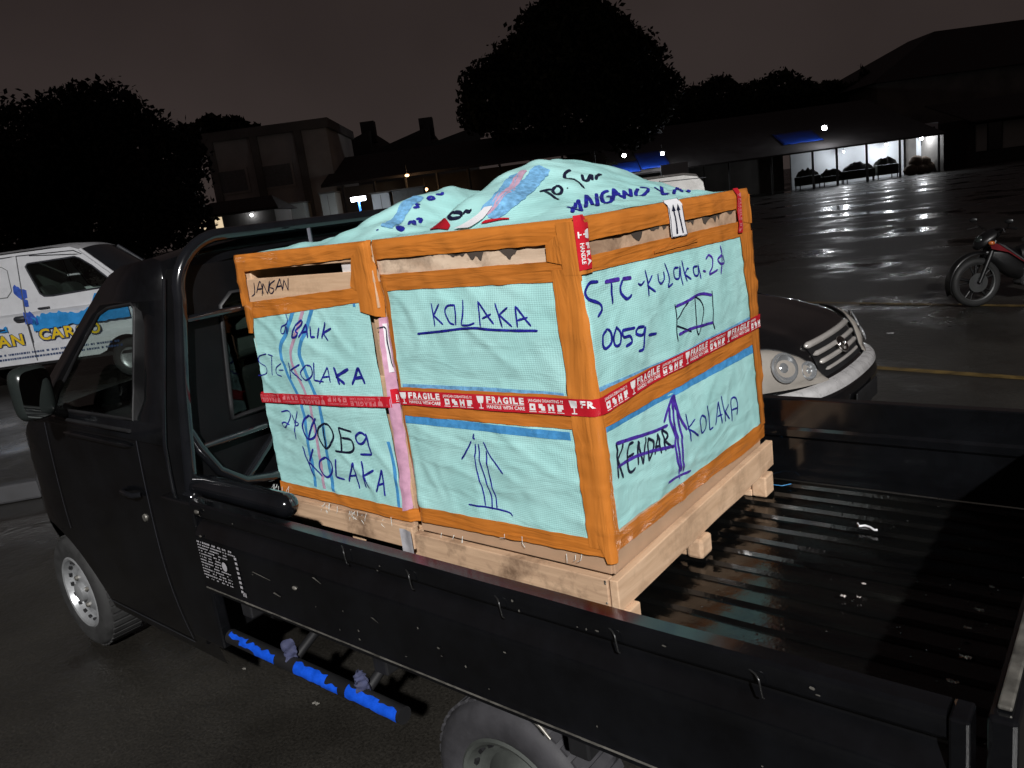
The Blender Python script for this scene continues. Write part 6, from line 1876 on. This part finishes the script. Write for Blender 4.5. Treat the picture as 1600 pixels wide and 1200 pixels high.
# pale bumper top, lower air intake, fog lamps
MB().grid(lambda u, v: carP(s_at_z(.588+.055*v), -1+2*u, .010+.012*math.sin(math.pi*v)), 56, 8).build('bumper_trim', 'silver_trim', car, 70)
MB().grid(lambda u, v: carP(PL[1]+(PL[2]-PL[1])*1.2*v, -.5+u, .006), 20, 5).build('air_intake', 'dark_plastic', car, 60)
for sg in (-1, 1):
    MB().grid(lambda u, v: carP(PL[1]+.02+(PL[2]-PL[1])*1.0*v, sg*(.66+.16*u), .014), 8, 6).build('fog_lamp', 'silver_trim', car, 60)
MB().box((CX+.012, CY, .47), (.012, .42, .11)).build('number_plate', 'dark_plastic', car, bevel=.004)
for yy in (-.30, .22):
    MB().tube([(CX-1.12, CY+yy, 1.04), (CX-1.16, CY+yy+.25, 1.075), (CX-1.2, CY+yy+.55, 1.10)], .008, 6).build('wiper', 'dark_plastic', car)

plain('bike_tyre', (0.010, 0.010, 0.010), 0.7)
plain('bike_silver_dull', (0.06, 0.062, 0.062), 0.4, 0.3)
# ================================================================== MOTORCYCLE at the right edge
dB = 8.85
lB, _ = latz(1524, 470, dB)
bp0 = V(lB, dB, 0)
bike = thing('motorcycle', 'dark motorcycle with a red side panel cut by the right edge', 'motorcycle', bp0)
def B(x, z, y=0.0):
    """local: x to the rear (image right), y towards the camera"""
    return V(lB+x, dB-y, z)
for k, x in enumerate((0.0, 1.24)):
    axv = FH*-1
    t = MB().lathe([(.215, -.035), (.235, -.045), (.265, -.040), (.282, -.018), (.285, 0), (.282, .018), (.265, .040), (.235, .045), (.215, .035)], B(x, .285), axv, 40).build('wheel', 'bike_tyre', bike, 60)
    MB().lathe([(.222, -.03), (.205, -.022), (.205, .022), (.222, .03)], B(x, .285), axv, 36).build('rim', 'bike_silver_dull', t, 60)
    m = MB()
    for j in range(5):
        a = j*2*math.pi/5+.3
        p0 = B(x+math.cos(a)*.03, .285+math.sin(a)*.03); p1 = B(x+math.cos(a)*.208, .285+math.sin(a)*.208)
        m.tube([p0, p1], [.022, .015], 8)
        m.tube([p0+RH*.01, B(x+math.cos(a+.35)*.208, .285+math.sin(a+.35)*.208)], [.014, .010], 8)
    m.build('spoke', 'bike_black', t, 60)
    MB().lathe([(.05, -.05), (.05, .05), (0, .05)], B(x, .285), axv, 16).build('hub', 'bike_silver', t, 50)
    MB().lathe([(.05, .052), (.11, .052), (.11, .057), (.05, .057)], B(x, .285), axv, 30).build('brake_disc', 'bike_silver_dull', t, 50)
for y in (-.075, .075):
    MB().tube([B(0, .285, y), B(.13, .60, y), B(.19, .74, y*.8)], [.022, .026, .026], 10).build('fork_leg', 'bike_black', bike, 60)
def fender(cx, a0, a1, r_, w, name):
    return MB().grid(lambda u, v: B(cx+math.cos(R(a0+(a1-a0)*u))*r_, .285+math.sin(R(a0+(a1-a0)*u))*r_+.03*(1-(2*v-1)**2), (v-.5)*w*(1-.4*abs(u-.4))), 18, 6).build(name, 'bike_black', bike, 60, solid=.006)
fender(0, 205, 35, .325, .13, 'front_fender')
fender(1.24, 150, 20, .34, .15, 'rear_fender')
# body: front cowl, leg shield, red panel, seat, tail
def loft(sections, name, mat, n=14):
    vs = []
    for (x, z, hy, hz, tilt) in sections:
        for k in range(n):
            a = 2*math.pi*k/n
            ux, uz = math.cos(a)*0, math.sin(a)*hz
            vs.append(B(x+uz*math.sin(tilt), z+uz*math.cos(tilt), math.cos(a)*hy))
    m_ = len(sections)
    fs = [(i*n+k, i*n+(k+1) % n, (i+1)*n+(k+1) % n, (i+1)*n+k) for i in range(m_-1) for k in range(n)]
    fs += [tuple(range(n)), tuple((m_-1)*n+k for k in range(n-1, -1, -1))]
    return MB().add(vs, fs).build(name, mat, bike, 60)
loft([(-.02, .70, .03, .03, 0), (.04, .74, .10, .09, .3), (.14, .78, .13, .11, .4), (.22, .82, .11, .08, .4), (.28, .85, .05, .03, .4)], 'front_cowl', 'bike_black')
loft([(.10, .62, .04, .05, .5), (.22, .60, .10, .13, .5), (.36, .50, .11, .15, .6), (.48, .38, .10, .13, .8), (.58, .30, .10, .08, .9)], 'leg_shield', 'bike_black')
def flank(pts, name, mat, y):
    o_ = MB().poly([pts], lambda a, b_: B(a, b_, y)).build(name, mat, bike, solid=.012)
    return o_
flank([(.08, .715), (.15, .72), (.30, .645), (.50, .475), (.56, .42), (.50, .45), (.30, .60), (.10, .665)], 'red_panel', 'bike_red', .13)
flank([(.16, .725), (.24, .69), (.56, .43), (.54, .428), (.34, .59)], 'silver_stripe', 'bike_silver', .142)
MB().sphere(B(.56, .43, .145), .024).build('turn_signal', 'orange_lens', bike, 60)
MB().sphere(B(.10, .73, .13), .035, 1, 1, .7).build('turn_signal', 'orange_lens', bike, 60)
MB().sphere(B(.05, .76, 0), .06, 1, 1, .9).build('headlight', 'mirror_shell', bike, 60)
loft([(.48, .52, .10, .12, 0), (.70, .58, .13, .13, 0), (.95, .66, .14, .12, 0), (1.2, .72, .12, .10, 0), (1.45, .80, .06, .05, 0)], 'rear_body', 'bike_black')
loft([(.58, .70, .08, .03, 0), (.72, .74, .13, .05, 0), (1.0, .79, .14, .05, 0), (1.3, .84, .11, .04, 0), (1.42, .86, .05, .02, 0)], 'seat', 'rubber')
MB().tube([B(.25, .88, .34), B(.20, .89, .25), B(.20, .85, .10), B(.20, .85, -.10), B(.20, .89, -.25), B(.25, .88, -.34)], .014, 8).build('handlebar', 'bike_black', bike, 60)
for y in (-.36, .36):
    st = MB().tube([B(.20, .89, y*.7), B(.18, .95, y*.85)], .006, 6).build('mirror', 'bike_black', bike)
    MB().sphere(B(.17, .97, y*.9), .04, 1.2, .4, .7).build('mirror_glass', 'bike_black', st, 60)
    MB().tube([B(.16, .89, y*.66), B(.11, .865, y*.95)], .006, 6).build('brake_lever', 'bike_silver', bike, 60)
MB().box((0, 0, 0), (.34, .22, .24), M=Matrix.Translation(B(.66, .30)) @ Matrix.Rotation(hd, 4, 'Z')).build('engine', 'bike_silver', bike, bevel=.04)
MB().tube([B(.62, .26, .10), B(.80, .22, .14), B(1.1, .30, .17), B(1.55, .42, .18)], [.02, .02, .04, .045], 12).build('exhaust', 'bike_silver', bike, 60)
MB().tube([B(.95, .2, .12), B(.98, .02, .20)], .012, 6).build('side_stand', 'bike_black', bike)

# ================================================================== kerb block and litter on the ground at the left
p0 = on_plane(-60, 800, 2, 0); p1 = on_plane(66, 778, 2, 0)
t_ = (p1-p0).normalized(); n_ = Vector((-t_.y, t_.x, 0))
if n_.dot(FH) < 0: n_ = -n_
m = MB()
m.hexa([p0, p1, p1+n_*.18, p0+n_*.18], [p0+Vector((0, 0, .15))+n_*.03, p1+Vector((0, 0, .15))+n_*.03-t_*.02, p1+Vector((0, 0, .15))+n_*.15-t_*.02, p0+Vector((0, 0, .15))+n_*.15])
tag(m.build('wheel_stop', 'kerb_dull', None, bevel=.02), 'pale concrete wheel stop on the ground left of the cab', 'wheel stop')
for (px, py, s, lab) in ((1391, 521, .035, 'small white scrap of litter beyond the black car'), (382, 1046, .010, 'tiny pale pebble on the asphalt below the bar'), (494, 1100, .016, 'pale leaf scrap on the asphalt below the bar')):
    q = on_plane(px, py, 2, .006)
    mm = MB().grid(lambda u, v: q+Vector(((u-.5)*s*2, (v-.5)*s, .01*nz(u*4, v*4, px)+.004)), 6, 4)
    tag(mm.build('litter', 'label_white' if px > 1000 else 'litter_dull', None, 60), lab, 'litter')
